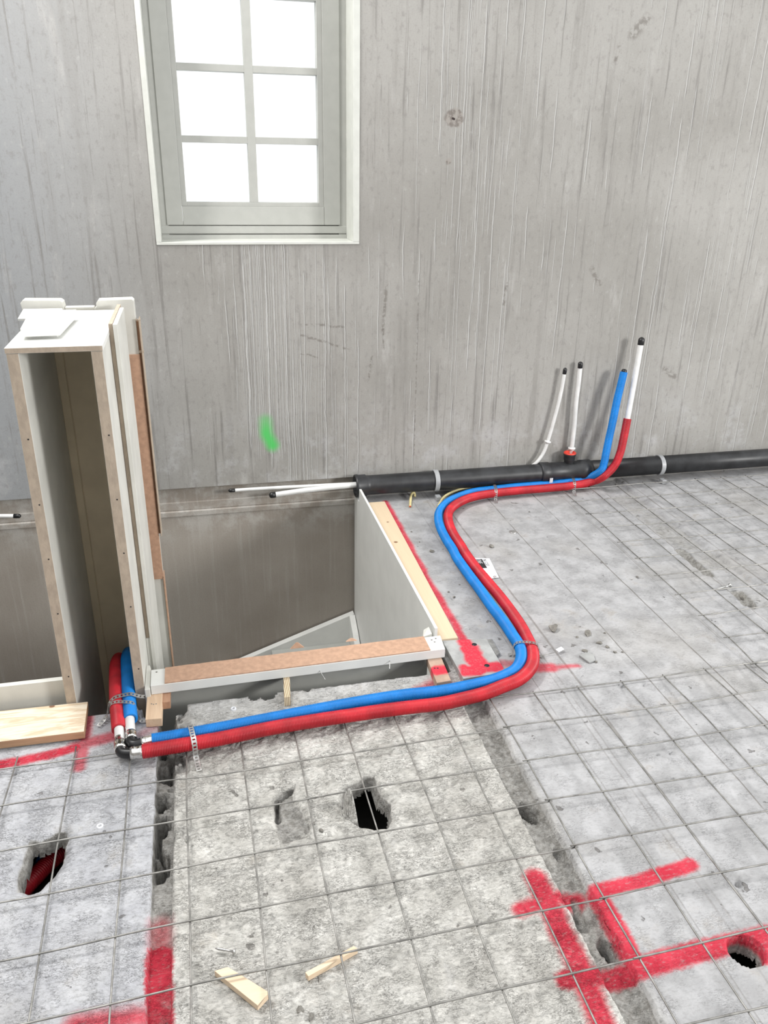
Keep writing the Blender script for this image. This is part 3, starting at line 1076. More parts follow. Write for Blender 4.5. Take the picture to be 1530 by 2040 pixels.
f = MB().quadbox([(-.215, 2.118), (.66, 2.128), (.66, 2.142), (-.215, 2.132)], -.30, .0295, .001).build('fascia_board', 'frame')
tag(f, 'grey-white fascia board hanging under the hardboard-topped beam', 'board')
f = MB().box(-1.7, CX0 - .0015, 2.112, 2.130, -.26, .090, .0012).build('fascia_board', 'white_warm')
tag(f, 'cream fascia board left of the duct box behind the pine plank', 'board')
prof = [(2.185, -.95), (3.532, -.95), (3.532, .020), (3.424, .022), (3.424, .086), (2.185, .080)]
sb = MB().prism([(.687, a, b) for a, b in prof], [(.698, a, b) for a, b in prof], .001).build('side_board', 'white')
for v in sb.data.vertices:      # the board leans slightly outwards towards the camera
    v.co.x += .010 * (3.53 - v.co.y) / 1.345
tag(sb, 'large thin white board lining the right side of the stair opening', 'board')

re_ = MB().prism([(.655, 2.176, .0), (.655, 2.215, .0), (.686, 2.215, .0), (.686, 2.176, .0)],
                 [(.655, 2.176, .058), (.668, 2.215, .060), (.686, 2.215, .070), (.686, 2.176, .066)], .002).build('corner_block', 'white_warm')
tag(re_, 'small cream corner block behind the right end of the hardboard-topped beam', 'block')

q = [at(*a, .025) for a in ((722, 990), (762, 990), (912, 1270), (872, 1275))]
pl = MB().quadbox([(.7115, 2.197), (.785, 2.197), (.806, 3.40), (.7115, 3.40)], .003, .025, .0012).build('plywood_strip', 'ply')
tag(pl, 'long narrow plywood strip lying beside the right edge of the stair opening', 'plank')

q = [at(*a, .03) for a in ((-60, 1452), (-60, 1492), (168, 1458), (175, 1398))]
m = MB()
m.quadbox([(-1.5, 1.945), (-.390, 1.936), (-.394, 2.074), (-1.5, 2.098)], .006, .030, .0012)
pine = m.build('pine_plank', 'pine')
for f_ in pine.data.polygons:
    if f_.normal.y < -.7 or f_.normal.x > .7:
        f_.material_index = 1
pine.data.materials.append(M['pine_edge'])
tag(pine, 'pale pine plank with wavy grain lying on the slab left of the red hose', 'plank')

lb = MB().quadbox([(-.226, 1.956), (-.181, 1.952), (-.181, 2.11), (-.226, 2.11)], .002, .0295, .001).build('packing_block', ['block'])
tag(lb, 'unpainted wood packing block under the left end of the beam', 'block')
c0 = lb
for q in ((306, 1403), (302, 1402), (311, 1402)):
    c = at(*q, .03)
    MB().lathe((c.x, c.y, .0285), (0, 0, 1), [(0, .0022), (.0014, .0022), (.0014, 0)], 8).build('nail_hole', 'stone', lb)
lb2 = MB().quadbox([(-.222, 2.03), (-.165, 2.03), (-.165, 2.112), (-.222, 2.112)], .002, .0275, .001).build('packing_block', 'redwood')
tag(lb2, 'darker reddish packing block tucked behind the pale one under the beam', 'block')
lb2.location = (.006, .0, .0)
lb2.scale = (1, 1, 1)
rb_mat = painted('packing_block_painted', (.42, .30, .23), [(W(870, 1352), W(895, 1349), .022)], .012, .2)
rb = MB().quadbox([(.640, 1.957), (.687, 1.961), (.694, 2.10), (.647, 2.10)], .002, .0295, .001).build('packing_block', rb_mat)
tag(rb, 'wood packing block with red paint under the right end of the beam', 'block')
for q in ((866, 1331), (872, 1331)):
    c = at(*q, .03)
    MB().lathe((c.x, c.y, .0285), (0, 0, 1), [(0, .003), (.0014, .003), (.0014, 0)], 8).build('nail_hole', 'blackcap', rb)
wd = MB().prism([(.171, 1.972, .002), (.190, 1.972, .002), (.204, 2.11, .002), (.184, 2.11, .002)],
                [(.172, 1.978, .030), (.190, 1.978, .030), (.204, 2.11, .0295), (.184, 2.11, .0295)], .0006).build('plywood_wedge', 'plyedge')
tag(wd, 'upright plywood wedge showing its layers under the middle of the beam', 'wedge')

pm = painted('anchor_plate_grey', (.36, .365, .36),
             [(at(922, 1268, .022)[:2], at(945, 1315, .022)[:2], .018), (at(938, 1295, .022)[:2], at(955, 1325, .022)[:2], .032), (at(932, 1336, .022)[:2], at(992, 1328, .022)[:2], .024), (at(925, 1330, .022)[:2], at(935, 1340, .022)[:2], .014)], .012, .25)
pq = [at(*a, .022)[:2] for a in ((881, 1276), (969, 1272), (1008, 1339), (923, 1352))]
plate = MB().quadbox([tuple(a) for a in pq[::-1]], .002, .022, .001).build('anchor_plate', pm)
tag(plate, 'thick grey anchor plate sprayed red at the right corner of the opening', 'plate')
for a in ((945, 1284), (970, 1326)):
    c = at(*a, .022)
    MB().lathe((c.x, c.y, .0215), (0, 0, 1), [(0, .0085), (.001, .0085), (.0012, 0)], 20).build('bolt_hole', 'blackcap', plate)
c = at(981, 1290, .02)
ap = MB().quadbox([tuple(at(*a, .012)[:2]) for a in ((970, 1274), (981, 1273), (996, 1300), (989, 1305))], .001, .012, .001).build('metal_shim', 'steel')
tag(ap, 'thin dark metal shim lying beside the grey anchor plate', 'shim')

# ------------------------------------------------------------------ winder stair below
stair = thing('winder_staircase', 'white primed winder stair seen down in the opening', 'staircase', (.2, 3.2, -1.2))


def zs(x):
    return -.64 + (x - .665) * .36


m = MB()
xa, xb = -1.6, .680
m.prism([(xa, 3.500, zs(xa) - .30), (xb, 3.500, zs(xb) - .30), (xb, 3.500, zs(xb)), (xa, 3.500, zs(xa))],
        [(xa, 3.535, zs(xa) - .30), (xb, 3.535, zs(xb) - .30), (xb, 3.535, zs(xb)), (xa, 3.535, zs(xa))], .002)
m.build('wall_string', 'white', stair)
m = MB()   # right string, dropping towards the camera
prof = [(3.50, -.64), (3.40, -.70), (3.30, -.78), (3.18, -.86), (3.02, -.93), (2.85, -.98), (2.5, -1.02)]
lo = [(a, b - .3) for a, b in prof[::-1]]
loop = prof + lo
m.prism([(.655, a, b) for a, b in loop], [(.684, a, b) for a, b in loop], .0015)
m.build('side_string', 'white', stair)
for (z_, x0, x1, y0) in ((-.80, .25, .655, 2.6), (-1.0, -.2, .30, 2.3), (-1.2, -.7, -.15, 2.3), (-1.4, -1.2, -.65, 2.3)):
    MB().box(x0, x1, y0, 3.5, z_ - .03, z_, .003).build('tread', 'frame', stair)
    MB().box(x0, x0 + .018, y0, 3.5, z_ - .21, z_ - .03, .001).build('riser', 'white_warm', stair)

# ------------------------------------------------------------------ black drain pipe along the wall
PY, PZ, PR = 3.484, .079, .047
drain = thing('drain_pipe', 'long black drain pipe running along the foot of the window wall', 'pipe', (2.0, PY, 0))
XE = 3.9
m = MB()
m.lathe((.700, PY, PZ), (1, 0, 0), [(.06, 0), (.06, .040), (-.02, .047), (-.022, .050), (-.020, .055), (-.008, .056), (-.004, .053), (.030, .053), (.034, .0485), (.05, PR), (.95, PR)], 40)
m.build('pipe_socket_length', 'blackpipe', drain)
m = MB()
m.lathe((1.62, PY, PZ + .001), (1, 0, 0), [(0, .040), (0, PR + .005), (.006, PR + .0065), (.045, PR + .0065), (.052, PR + .002), (.21, PR + .002), (.215, PR + .006), (.27, PR + .006), (.275, PR)], 40)
m.build('tee_fitting', 'blackpipe', drain)
TX = onw(1131, 940, 3.484).x
m = MB()
m.lathe((TX, PY, PZ), (0, 0, 1), [(0, .024), (.058, .024), (.063, .027), (.068, .028), (.084, .028), (.087, .0305), (.097, .0305), (.099, .029), (.099, .024), (.075, .023), (.075, 0)], 32)
m.build('branch_socket', 'blackpipe', drain)
m = MB()
m.lathe((TX, PY, PZ + .086), (0, 0, 1), [(.010, .0308), (.014, .0312), (.017, .028), (.015, .023), (-.004, .0225), (-.006, 0)], 32)
m.build('socket_seal', 'redcap', drain)
m = MB()
m.lathe((1.86, PY, PZ), (1, 0, 0), [(0, 0), (0, PR), (XE - 1.86, PR), (XE - 1.86, 0)], 40)
m.build('plain_pipe_length', 'blackpipe', drain)
MB().box(1.655, 1.672, PY - PR - .0085, PY - PR - .006, .045, .070, .0005).build('pipe_sticker', 'tagwhite', drain)
for k, (cxp, lb_) in enumerate(((1.078, 'grey pipe clamp on the drain pipe near the stair opening'), (2.285, 'grey pipe clamp on the drain pipe right of the hoses'))):
    cl = thing('pipe_clamp', lb_, 'clamp', (cxp, PY, 0))
    m = MB()
    R1, R2 = PR + .0012, PR + .006
    A = np.linspace(math.radians(-75), math.radians(255), 40)
    pr = [(PY + R2 * math.cos(a), PZ + R2 * math.sin(a)) for a in A] + [(PY + R1 * math.cos(a), PZ + R1 * math.sin(a)) for a in A[::-1]]
    bv = [m.bm.verts.new((cxp - .011, a, b)) for a, b in pr]
    tv = [m.bm.verts.new((cxp + .011, a, b)) for a, b in pr]
    N = len(pr)
    for k2 in range(N):
        m.bm.faces.new((bv[k2], bv[(k2 + 1) % N], tv[(k2 + 1) % N], tv[k2]))
    for vv in (bv, tv):
        for k2 in range(39):
            m.bm.faces.new((vv[k2], vv[k2 + 1], vv[N - 2 - k2], vv[N - 1 - k2]))
    m.build('clamp_band', 'clampgrey', cl)
    MB().box(cxp - .012, cxp + .012, PY - .075, PY - .040, .001, .022, .002).build('clamp_foot', 'clampgrey', cl)

# ------------------------------------------------------------------ white conduits
def cap(parent, p, d, r, L=.02, mat='blackcap'):
    d = Vector(d).normalized()
    m = MB()
    m.lathe(Vector(p), d, [(-.010, 0), (-.010, r * 1.12), (L * .55, r * 1.15), (L * .8, r * .95), (L, r * .5), (L * 1.06, 0)], 20)
    return m.build('end_cap', mat, parent)


def conduit(label, pts, r, collar=None, caps=True):
    t = thing('white_conduit', label, 'pipe', pts[0])
    tube_mesh('tube', pts, r, 'conduit', t, .01, 16)
    if caps:
        cap(t, pts[-1], Vector(pts[-1]) - Vector(pts[-2]), r)
    if collar:
        p, d = collar
        MB().lathe(p, d, [(-.004, r), (-.004, r + .008), (.004, r + .008), (.005, r)], 20).build('collar', 'conduit', t)
    return t


yw = 3.505
pts = [Vector((onw(1055, 928, 3.52).x, 3.522, onw(1055, 928, 3.52).z - .01))] + [onw(x_, y_, yw) for x_, y_ in ((1068, 922), (1082, 903), (1091, 880), (1107, 825), (1118, 780), (1125, 741))]
conduit('thinnest white conduit curving up the wall, left of the pair above the drain', pts, .0085, (onw(1091, 880, yw), (.25, 0, 1)))
pts = [Vector((onw(1139, 912, yw).x, yw + .01, .13))] + [onw(x_, y_, yw) for x_, y_ in ((1139, 895), (1144, 850), (1148, 800), (1153, 760), (1156, 729))]
conduit('white conduit rising straight behind the red-ringed drain branch', pts, .0105, (onw(1139, 893, yw), (.02, 0, 1)))
conduit('thin white conduit lying on the wall ledge, upper of the pair left of the drain', [onw(x_, y_, 3.505) for x_, y_ in ((712, 963), (640, 967), (560, 971), (510, 974), (464, 977))], .0078)
conduit('thicker white conduit on the wall ledge, lower of the pair left of the drain', [onw(x_, y_, 3.475) for x_, y_ in ((712, 966), (660, 971), (600, 978), (545, 986))], .0125)
conduit('short white conduit end at the far left behind the duct box', [onw(x_, y_, 3.50) for x_, y_ in ((-160, 1032), (-60, 1029), (0, 1028), (32, 1028))], .009)

# ------------------------------------------------------------------ red and blue hoses
def H(x_, y_, z_=.034):
    return at(x_, y_, z_)


red = thing('heating_hose', 'red corrugated hose looping across the slab from the wall to an elbow', 'hose', (.6, 1.9, 0))
rpts = [H(*q_) for q_ in ((284, 1497), (340, 1488), (430, 1473), (560, 1447), (700, 1425), (800, 1411), (880, 1401.6), (923, 1392.3), (966, 1381), (1002, 1367),
                          (1031, 1355), (1049.7, 1340.5), (1060.5, 1323), (1062, 1307), (1059.5, 1292), (1051.6, 1274), (1037, 1246.4), (1017.6, 1217.6), (998, 1191.5),
                          (973, 1161.4), (952, 1136.6), (928, 1104), (918.8, 1088.6), (904.4, 1066.4), (897.3, 1050.7), (892.7, 1033.7), (894.6, 1019.3), (904.4, 1007.6),
                          (925.4, 995.8), (951.5, 988), (984, 982.7), (1010, 979.5), (1060, 975), (1091, 972.5), (1142, 967.4))]
rpts += [H(1184.5, 958, .045), onw(1206.6, 946, 3.372), onw(1225.3, 925.8, 3.385), onw(1235.5, 902, 3.398), onw(1242.3, 873, 3.41), onw(1250, 834, 3.425)]
tube_mesh('corrugated_hose', rpts, .0195, 'red', red, seg=18, rib=.0012, pitch=.0042, inner=.0135)
w = [onw(1247, 852, 3.420), onw(1250, 834, 3.425), onw(1258, 790, 3.44), onw(1268, 735, 3.455), onw(1277, 683, 3.465)]
tube_mesh('white_liner', w, .0135, 'conduit', red, .01, 18)
cap(red, w[-1], w[-1] - w[-2], .0135, .026)
e0 = H(241, 1500, .032)
e1 = H(262, 1500, .032)
tube_mesh('elbow', [H(239, 1489), e0 + Vector((0, .006, 0)), e0 + Vector((.006, -.001, 0)), H(270, 1501)], .0145, 'blackcap', red, .004, 18)
MB().lathe(H(260, 1501), H(284, 1498) - H(260, 1501), [(0, .0155), (0, .0175), (.012, .018), (.014, .0168), (.022, .018), (.030, .0178), (.032, .015), (.05, .014)], 24).build('press_sleeve', 'chrome', red)
MB().lathe(H(240, 1494), H(238, 1470) - H(240, 1494), [(0, .013), (0, .0165), (.010, .017), (.012, .0155), (.024, .0165), (.032, .016), (.034, .0135), (.05, .0135)], 24).build('press_sleeve', 'chrome', red)
tube_mesh('white_liner', [H(239, 1484), H(238, 1462), H(236, 1440)], .0135, 'conduit', red, .008, 18)
tube_mesh('short_hose', [H(237, 1453), H(235, 1430), H(232, 1395), H(231, 1365, .03), H(231, 1338, .02), at(232, 1322, -.01), at(236, 1300, -.12) + Vector((0, 0, -.06)), Vector((-.372, 2.36, -.45))],
          .0195, 'red', red, seg=18, rib=.0009, inner=.0135)

blue = thing('heating_hose', 'blue corrugated hose running beside the red one and up the wall', 'hose', (.5, 1.95, 0))
bpts = [H(*q_) for q_ in ((303, 1475), (350, 1467), (430, 1453), (560, 1428), (700, 1402), (800, 1386), (880, 1377), (930, 1367.8), (973.5, 1357.8), (1006.5, 1346.3),
                          (1026.7, 1334.8), (1036.7, 1319), (1039, 1304.6), (1036, 1289.5), (1021.6, 1266), (1002, 1237), (978.4, 1206), (955, 1173), (932.7, 1143), (909, 1109),
                          (903, 1096.5), (888.8, 1074), (878.3, 1053.3), (873.7, 1035), (875.7, 1019.3), (891.4, 1001), (925, 985.5), (951.5, 979), (984, 975.3), (1040, 968.8),
                          (1091, 964.6))]
bpts += [H(1135, 960, .038), H(1167, 954, .045), onw(1198, 937, 3.388), onw(1203.5, 922.4, 3.396), onw(1207.5, 902, 3.404), onw(1213.4, 873, 3.416),
         onw(1222, 834, 3.432), onw(1228.7, 800, 3.442), onw(1236, 770, 3.45), onw(1243, 741, 3.46)]
tube_mesh('corrugated_hose', bpts, .0185, 'blue', blue, seg=18, rib=.0012, pitch=.0042, inner=.0135)
cap(blue, bpts[-1] , bpts[-1] - bpts[-2], .0115, .014)
tube_mesh('elbow', [H(260, 1470), H(262, 1481), H(267, 1483), H(290, 1478)], .0145, 'blackcap', blue, .004, 18)
MB().lathe(H(281, 1480), H(303, 1475) - H(281, 1480), [(0, .0125), (0, .0150), (.010, .0155), (.012, .0140), (.022, .015), (.032, .0135), (.05, .013)], 24).build('press_sleeve', 'chrome', blue)
MB().lathe(H(262, 1474), H(259, 1450) - H(262, 1474), [(0, .013), (0, .016), (.010, .0165), (.012, .015), (.022, .016), (.030, .0155), (.032, .013), (.05, .013)], 24).build('press_sleeve', 'chrome', blue)
tube_mesh('white_liner', [H(261, 1464), H(259, 1445), H(258, 1420)], .0135, 'conduit', blue, .008, 18)
tube_mesh('short_hose', [H(260, 1433), H(258, 1412), H(256, 1385), H(254, 1355, .03), H(253, 1325, .02), at(254, 1308, -.01), at(257, 1290, -.12) + Vector((0, 0, -.06)), Vector((-.312, 2.37, -.45))],
          .0195, 'blue', blue, seg=18, rib=.0009, inner=.0135)

# hose pieces showing down in the broken hole
pc = tube_mesh('buried_hose', [at(30, 1792, -.125), at(65, 1752, -.125), at(105, 1712, -.13), at(150, 1678, -.13)], .021, 'red', None, seg=18, rib=.0012, pitch=.006)
tag(pc, 'red corrugated hose piece inside the broken hole at the left', 'hose')
pc = tube_mesh('buried_hose', [at(85, 1722, -.14), at(92, 1690, -.14), at(100, 1650, -.14)], .017, 'blue', None, seg=18, rib=.0012, pitch=.006)
tag(pc, 'blue corrugated hose piece deep in the broken hole at the left', 'hose')


# ------------------------------------------------------------------ perforated fixing straps
def strap(label, pts, width=.013, side=None, step=.011):
    """band with round-ish holes following pts; side = direction of the width"""
    c, s_ = spline(pts, .0011)
    n = len(c)
    T = np.gradient(c, axis=0)
    T /= np.linalg.norm(T, axis=1)[:, None]
    S = np.array(side, float)
    bm = bmesh.new()
    rows = [-.5, -.27, .0, .27, .5]
    grid = []
    for i_ in range(n):
        sv = S - T[i_] * (S @ T[i_])
        sv /= np.linalg.norm(sv)
        grid.append([bm.verts.new(c[i_] + sv * width * r_) for r_ in rows])
    for i_ in range(n - 1):
        ph = (s_[i_] % step) / step
        for k in range(4):
            if k in (1, 2) and .28 < ph < .72:
                continue
            bm.faces.new((grid[i_][k], grid[i_ + 1][k], grid[i_ + 1][k + 1], grid[i_][k + 1]))
    me = bpy.data.meshes.new('fixing_strap')
    bm.to_mesh(me)
    bm.free()
    o = link('fixing_strap', me, 'steel')
    sol = o.modifiers.new('thickness', 'SOLIDIFY')
    sol.thickness = .0009
    sol.offset = 0
    tag(o, label, 'strap', 'perforated fixing straps over the hoses')
    return o


def over(a_pts, b_pts, ia, r, tails=(.03, .03), lift=.0):
    """strap path across two hose centres a (near) and b (far)"""
    a, b = Vector(a_pts), Vector(b_pts)
    d = (b - a)
    d.z = 0
    d.normalize()
    R = r + .003
    pts = []
    z0 = .004
    pts.append(a - d * (R + tails[0]) + Vector((0, 0, z0 - a.z)))
    pts.append(a - d * (R + .002) + Vector((0, 0, z0 + .006 - a.z)))
    for an in (160, 125, 90):
        pts.append(a + d * (math.cos(math.radians(an)) * R) + Vector((0, 0, math.sin(math.radians(an)) * R)))
    for an in (90, 55, 20):
        pts.append(b + d * (math.cos(math.radians(an)) * R) + Vector((0, 0, math.sin(math.radians(an)) * R)))
    pts.append(b + d * (R + .002) + Vector((0, 0, z0 + .006 - b.z)))
    pts.append(b + d * (R + tails[1]) + Vector((0, 0, z0 - b.z)))
    side = Vector((-d.y, d.x, 0))
    return pts, side


p_, s_ = over(H(386, 1481), H(381, 1461), 0, .020, (.055, .004))
strap('perforated steel strap over both hoses near the elbows, loose end forward', p_, .014, s_)
p_, s_ = over(H(1060, 1292), H(1036.5, 1290.5), 0, .020, (.02, .015))
strap('perforated steel strap over both hoses at the bend by the anchor plate', p_, .013, s_)
p_, s_ = over(H(987, 982), H(985, 975), 0, .020, (.03, .002))
strap('left perforated strap holding both hoses beside the drain pipe', p_, .014, s_)
p_, s_ = over(H(1143, 967), H(1140, 959.5), 0, .020, (.04, .002))
strap('right perforated strap holding both hoses below the drain branch', p_, .014, s_)
a_, b_ = H(233, 1405), H(258, 1400)
pts = [a_ + Vector((-.05, -.05, -.028)), a_ + Vector((-.030, -.02, -.018)), a_ + Vector((-.022, 0, .008)), a_ + Vector((-.006, .006, .0225)), b_ + Vector((-.012, .008, .024)), b_ + Vector((.006, .010, .023)), b_ + Vector((.030, .006, .014)), b_ + Vector((.044, .004, .012))]
strap('upper loop of perforated strap around the short hose ends by the duct', pts, .013, (0, 1, .2))
pts = [a_ + Vector((-.024, -.012, -.012)), a_ + Vector((-.014, -.014, .017)), a_ + Vector((.002, -.016, .0235)), b_ + Vector((-.006, -.026, .023)), b_ + Vector((.012, -.028, .018)), b_ + Vector((.023, -.032, -.004)), b_ + Vector((.030, -.055, -.026)), b_ + Vector((.050, -.06, -.028))]
strap('lower loop of perforated strap around the short hose ends by the duct', pts, .011, (0, 1, .2))
c = at(1115, 1297, .006)
m = MB()
m.box(-.014, .014, -.007, .007, 0, .0015, .0003)
o = m.build('metal_tab', 'tagwhite')
o.location = (c.x, c.y, .012)
o.rotation_euler = (.25, 0, .45)
tag(o, 'small bright metal tab on a wire right of the hose bend', 'tab')
o2 = tube_mesh('tab_wire', [H(1068, 1305, .008), H(1085, 1305, .006), H(1100, 1301, .008), H(1112, 1298, .011)], .001, 'wire', None, .004, 8)
tag(o2, 'thin wire between the hose bend and the bright tab', 'wire')

# yellow tubes
y1 = thing('yellow_tube', 'short bent yellow tube with open end sticking out of the slab', 'tube', at(820, 1000))
tube_mesh('tube', [at(826, 990, .0), at(826, 984, .010), at(824, 981, .018), at(820, 984, .018), at(818, 995, .010), at(817, 1009, .007)], .006, 'yellow', y1, .003, 14, inner=.004)
c = at(817, 1009, .007)
MB().lathe(c, at(817, 1009, .007) - at(818, 1000, .009), [(-.002, .0045), (.0003, .0045), (.0005, 0)], 14).build('tube_plug', 'redcap', y1)
y2 = tube_mesh('yellow_tube', [at(873, 1008, .010), at(886, 989, .016), at(904, 979, .024), at(922, 973, .030), at(938, 969.5, .028)], .006, 'yellow', None, .006, 12)
tag(y2, 'pale yellow tube peeking out along the outside of the blue hose', 'tube')

# printed tag half under the red hose
tg = thing('printed_tag', 'white printed tag with black block half under the red hose', 'tag', at(965, 1130))
q = [at(*a, .003) for a in ((944, 1113), (975, 1113), (994, 1150), (974, 1153))]
q = [at(940, 1112, .003), at(975, 1113, .003), at(994, 1151, .003), at(972, 1154, .003)]
MB().quadbox([tuple(a)[:2] for a in q[::-1]], .0035, .005, .0002).build('tag_card', 'tagwhite', tg)
q = [at(944, 1114, .005), at(960, 1114, .005), at(970.5, 1131.5, .005), at(957, 1132, .005)]
MB().quadbox([tuple(a)[:2] for a in q[::-1]], .0050, .0054, 0).build('black_block', 'ink', tg)


def text(body, size, loc, rot, mat, parent, squeeze=1.0, name='printed_text'):
    cu = bpy.data.curves.new(name, 'FONT')
    cu.body = body
    cu.size = size
    cu.extrude = .00012
    cu.resolution_u = 3
    tmp = bpy.data.objects.new('tmp', cu)
    COL.objects.link(tmp)
    dg = bpy.context.evaluated_depsgraph_get()
    me_ = bpy.data.meshes.new_from_object(tmp.evaluated_get(dg))
    bpy.data.objects.remove(tmp)
    me_.transform(Matrix.Translation(loc) @ Matrix.Rotation(rot, 4, 'Z') @ Matrix.Diagonal((squeeze, 1, 1, 1)))
    me_.materials.clear()
    o_ = link(name, me_, mat, parent)
    return o_


dirv = at(970, 1131, .005) - at(960, 1114, .005)
rot = math.atan2(dirv.y, dirv.x)
c = at(947.5, 1114.5, .0056)
text('LINE', .030, c, rot, 'tagwhite', tg, .62, 'reversed_letters').data.materials[0] = M['tagwhite']
c = at(961.5, 1114.5, .0054)
text('N 1233', .020, c, rot, 'ink', tg, .95, 'printed_number')
c = at(977, 1148, .0054)
MB().lathe((at(986, 1150, .005).x, at(986, 1150, .005).y, .005), (0, 0, 1), [(0, .006), (.003, .006), (.004, 0)], 16).build('rivet', 'steel', tg)

# ------------------------------------------------------------------ reinforcement mesh sheets
CELL = .1485
WR = .0021


def wz(x, y, s=0):
    return (.022 if y < 1.7 else .018) + .004 * math.sin(x * 5.1 + s) * math.cos(y * 4.3 + s) + .001 * math.sin(x * 17 + y * 13 + s) - .009 * math.exp(-((y - 1.87) / .07) ** 2)


def sheet(label, x_list, y_list, x0, x1, y0, y1, slope, shear, dz=0.0, seed=0, xbreak=None, ybreak=None):
    t = thing('steel_mesh_sheet', label, 'steel mesh', ((x0 + x1) / 2, (y0 + y1) / 2, 0))
    rnd = random.Random(seed)
    for k, yy in enumerate(y_list):
        a = x0 if xbreak is None else xbreak.get(k, x0)
        n_ = max(3, int((x1 - a) / .07))
        ph = rnd.uniform(0, 6)
        pts_ = []
        for i_ in range(n_ + 1):
            x_ = a + (x1 - a) * i_ / n_
            y_ = yy + slope * x_ + .0015 * math.sin(x_ * 9 + ph)
            pts_.append((x_, y_, wz(x_, y_, seed) + dz + .0))
        tube_mesh('cross_wire', pts_, WR, 'wire', t, .03, 8)
    for k, xx in enumerate(x_list):
        b = y1 if ybreak is None else ybreak.get(k, y1)
        n_ = max(3, int((b - y0) / .07))
        ph = rnd.uniform(0, 6)
        pts_ = []
        for i_ in range(n_ + 1):
            y_ = y0 + (b - y0) * i_ / n_
            x_ = xx + shear * y_ + .0015 * math.sin(y_ * 8 + ph)
            pts_.append((x_, y_, wz(x_, y_, seed) + dz - 2 * WR * .92))
        tube_mesh('long_wire', pts_, WR, 'wire', t, .03, 8)
    return t


# rows / columns measured on the photograph
A_rows = [1.7035 - .1478 * k for k in range(0, 9)]
A_cols = [.632 + .012 - .1485 * k for k in range(0, 11)]
sheet('steel mesh sheet at the front left, its wires over the broken holes', A_cols, [1.8535] + A_rows, -1.02, .790, .36, 1.868, .0235, -.008, 0, 1,
      ybreak={0: 1.90, 1: 1.90, 2: 1.90, 3: 1.90, 4: 1.90, 5: 1.90, 7: 1.90, 8: 1.89, 9: 1.89, 6: 1.885, 10: 1.88})
B_rows = [1.872 - .1485 * k for k in range(0, 11)]
B_cols = [.783 + .147 * k for k in range(0, 14)]
sheet('steel mesh sheet at the front right, around the red floor marks', B_cols, B_rows, .770, 2.80, .38, 1.884, .0012, 0.0, .003, 2)
C_rows = [3.385 - .1515 * k for k in range(0, 11)]
C_cols = [1.700 + .1495 * k for k in range(0, 12)]
sheet('steel mesh sheet at the back right, below the drain pipe', C_cols, C_rows, 1.685, 3.40, 1.80, 3.41, .001, .003, .004, 3)

# ------------------------------------------------------------------ loose things on the slab
def slab_piece(name, label, cat, corners, z0, z1, mat, ztilt=None, bevel=.0008):
    q_ = [at(*a, z1) for a in corners]
    xs_ = [v.x for v in q_]
    ys_ = [v.y for v in q_]
    zt = ztilt or [z1] * len(q_)
    o_ = MB().prism([(a.x, a.y, max(z0, zt[i_] - (z1 - z0))) for i_, a in enumerate(q_)], [(a.x, a.y, zt[i_]) for i_, a in enumerate(q_)], bevel).build(name, mat)
    return tag(o_, label, cat)


slab_piece('wood_wedge', 'wide pale wooden wedge lying under the mesh at the bottom', 'wedge',
           ((427, 1934), (454, 1926), (537, 1977), (513, 2003))[::-1], .001, .0165, 'chip')
slab_piece('wood_sliver', 'narrow pale wooden sliver wedge lying right of the wide one', 'wedge',
           ((608, 1937), (614, 1945), (713, 1890), (705, 1884)), .001, .0155, 'chip')


def bolt(label, a, b, r, head=True, name='bolt'):
    p0, p1 = at(*a, .010), at(*b, .012)
    d = p1 - p0
    L = d.length
    m_ = MB()
    pr_ = [(0, 0), (0.002, r * .6), (.008, r)]
    k = .010
    while k < L * .55:
        pr_ += [(k, r * 1.08), (k + .0008, r * .9)]
        k += .0018
    pr_ += [(L - .004, r)]
    if head:
        pr_ += [(L - .003, r * 2.1), (L, r * 2.1), (L + .0005, 0)]
    else:
        pr_ += [(L, 0)]
    m_.lathe(p0, d, pr_, 14)
    return tag(m_.build(name, 'steel'), label, name.replace('_', ' '))


bolt('grey steel screw lying on the slab above the wide wooden wedge', (428, 1889), (468, 1896), .0026, name='screw')
bolt('shiny screw lying across the mesh at the right', (1428, 1173), (1455, 1166), .004, name='screw')


def stone(label, px, py, r, flat=.6, seed=0, mat='stone', name='mortar_lump', cat='rubble', group=None):
    c_ = at(px, py)
    bm = bmesh.new()
    bmesh.ops.create_icosphere(bm, subdivisions=3, radius=r)
    rs = np.random.RandomState(seed)
    pl_ = [(rs.normal(size=3), rs.uniform(.45, .9)) for _ in range(9)]
    for v in bm.verts:
        p_v = np.array(v.co) / r
        for nrm, dd in pl_:
            nn = nrm / np.linalg.norm(nrm)
            e_ = p_v @ nn
            if e_ > dd:
                p_v = p_v - nn * (e_ - dd)
        p_v = p_v * (1 + .06 * rs.normal())
        v.co = Vector((p_v[0] * r, p_v[1] * r * .85, p_v[2] * r * flat))
    me_ = bpy.data.meshes.new(name)
    bm.to_mesh(me_)
    bm.free()
    o_ = link(name, me_, mat)
    zmin = min(v.co.z for v in me_.vertices)
    o_.location = (c_.x, c_.y, -zmin - .0015)
    o_.rotation_euler = (0, 0, rs.uniform(0, 6))
    return tag(o_, label, cat, group)


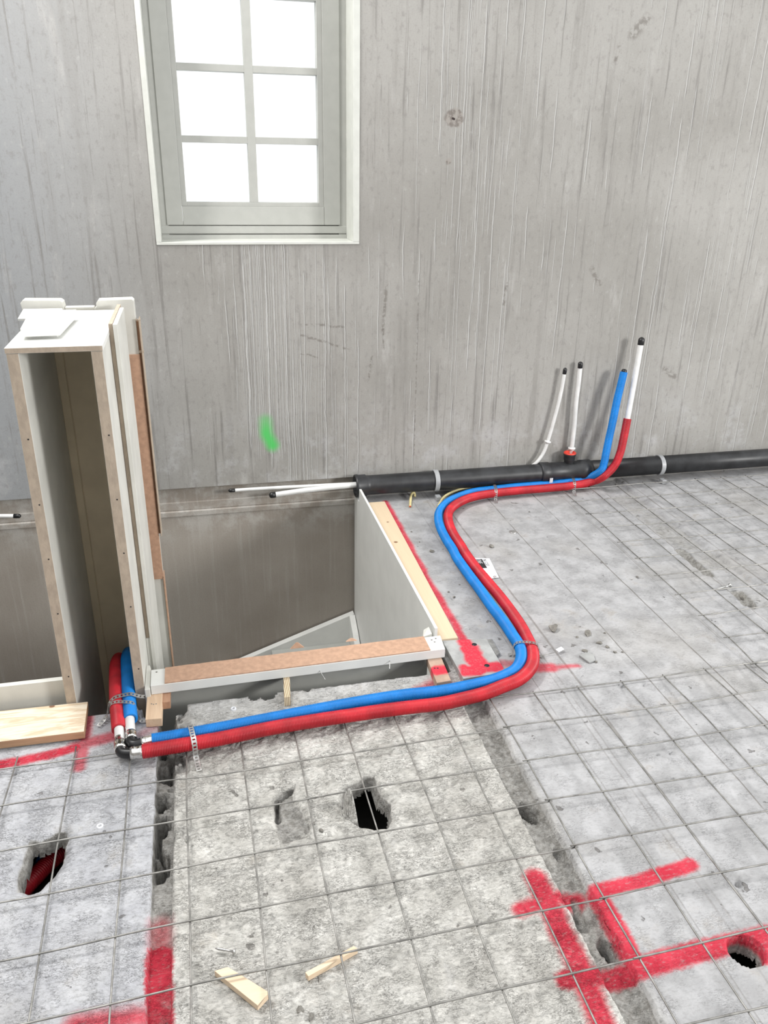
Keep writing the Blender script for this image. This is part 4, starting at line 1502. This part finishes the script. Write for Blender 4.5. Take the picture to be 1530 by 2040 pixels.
stone('largest rounded mortar lump right of the hose bend', 1102, 1256, .021, .6, 1)
stone('flaky brown-grey mortar lump beside the grey chip', 1172, 1264, .018, .5, 2)
stone('small lump on the slab left of the blue hose', 861, 1099, .013, .4, 3)
stone('brown lump on the slab above the printed tag', 979, 1090, .013, .6, 4)
stone('small flat mortar crumb right of the largest lump', 1193, 1282, .012, .4, 5)
stone('thin crumb just above the grey chip', 1166, 1297, .012, .3, 6)
stone('crumb in the mortar strip at the right edge', 1478, 1196, .016, .7, 7)
stone('lump sitting in the gap by the hose loop near the drain', 905, 1085, .008, .6, 8)
CRUMBS = [(1205, 1262, .006, 'mortar crumb just right of the flaky lump'), (1210, 1290, .008, 'mortar crumb right of the thin flat crumbs near the grey chip'),
          (1225, 1300, .007, 'mortar crumb farther right of the grey chip'), (1187, 1320, .006, 'mortar crumb touching the lower right of the grey chip'),
          (1150, 1270, .006, 'mortar crumb between the rounded and the flaky lumps'), (1240, 1300, .005, 'outermost mortar crumb right of the grey chip'),
          (836, 1080, .004, 'tiny crumb close to the plywood strip'), (893, 1180, .006, 'upper crumb in the cluster left of the blue hose'),
          (905, 1190, .006, 'lower crumb in the cluster left of the blue hose'), (915, 1165, .004, 'crumb nearest the blue hose above the cluster'),
          (820, 1060, .006, 'crumb beside the red line along the plywood strip'), (1055, 1020, .005, 'crumb right of the steel disc'),
          (1270, 1150, .007, 'crumb in the small pit left of the back mesh sheet'), (640, 1655, .006, 'right crumb in the shallow broken trench'),
          (625, 1640, .005, 'crumb at the edge of the shallow broken trench'), (620, 2030, .009, 'larger crumb in the mortar dribble at the bottom'),
          (600, 2015, .010, 'left crumb in the mortar dribble at the bottom'), (1540, 1500, .006, 'crumb at the right edge under the mesh')]
for k, (qx, qy, r_, lb_) in enumerate(CRUMBS):
    stone('grey ' + lb_, qx, qy, r_, .6, 20 + k, name='mortar_crumb', group='tiny mortar crumbs')
slab_piece('grey_chip', 'flat five-sided grey chip lying on the slab right of the bend', 'chip',
           ((1154, 1305), (1166, 1299), (1183, 1303), (1186, 1315), (1174, 1319))[::-1], .001, .007, 'stone_pale')
for k, (qx, qy, lb_) in enumerate(((465, 1412, 'small white plug ring in the slab in front of the beam'), (199, 1646, 'faint white ring mark on the left slab by the broken hole'))):
    c = at(qx, qy)
    o = MB().lathe((c.x, c.y, -.003), (0, 0, 1), [(0, .004), (.0055, .0045), (.006, .006), (.005, .0085), (0, .009)], 18).build('plug_ring', 'tagwhite')
    tag(o, lb_, 'plug')
c = at(1022, 1060)
o = MB().lathe((c.x, c.y, -.002), (0, 0, 1), [(0, .016), (.0045, .016), (.005, .014), (.0045, .006), (.003, 0)], 20).build('steel_disc', 'steel')
tag(o, 'flat round steel disc set in the slab above the printed tag', 'disc')
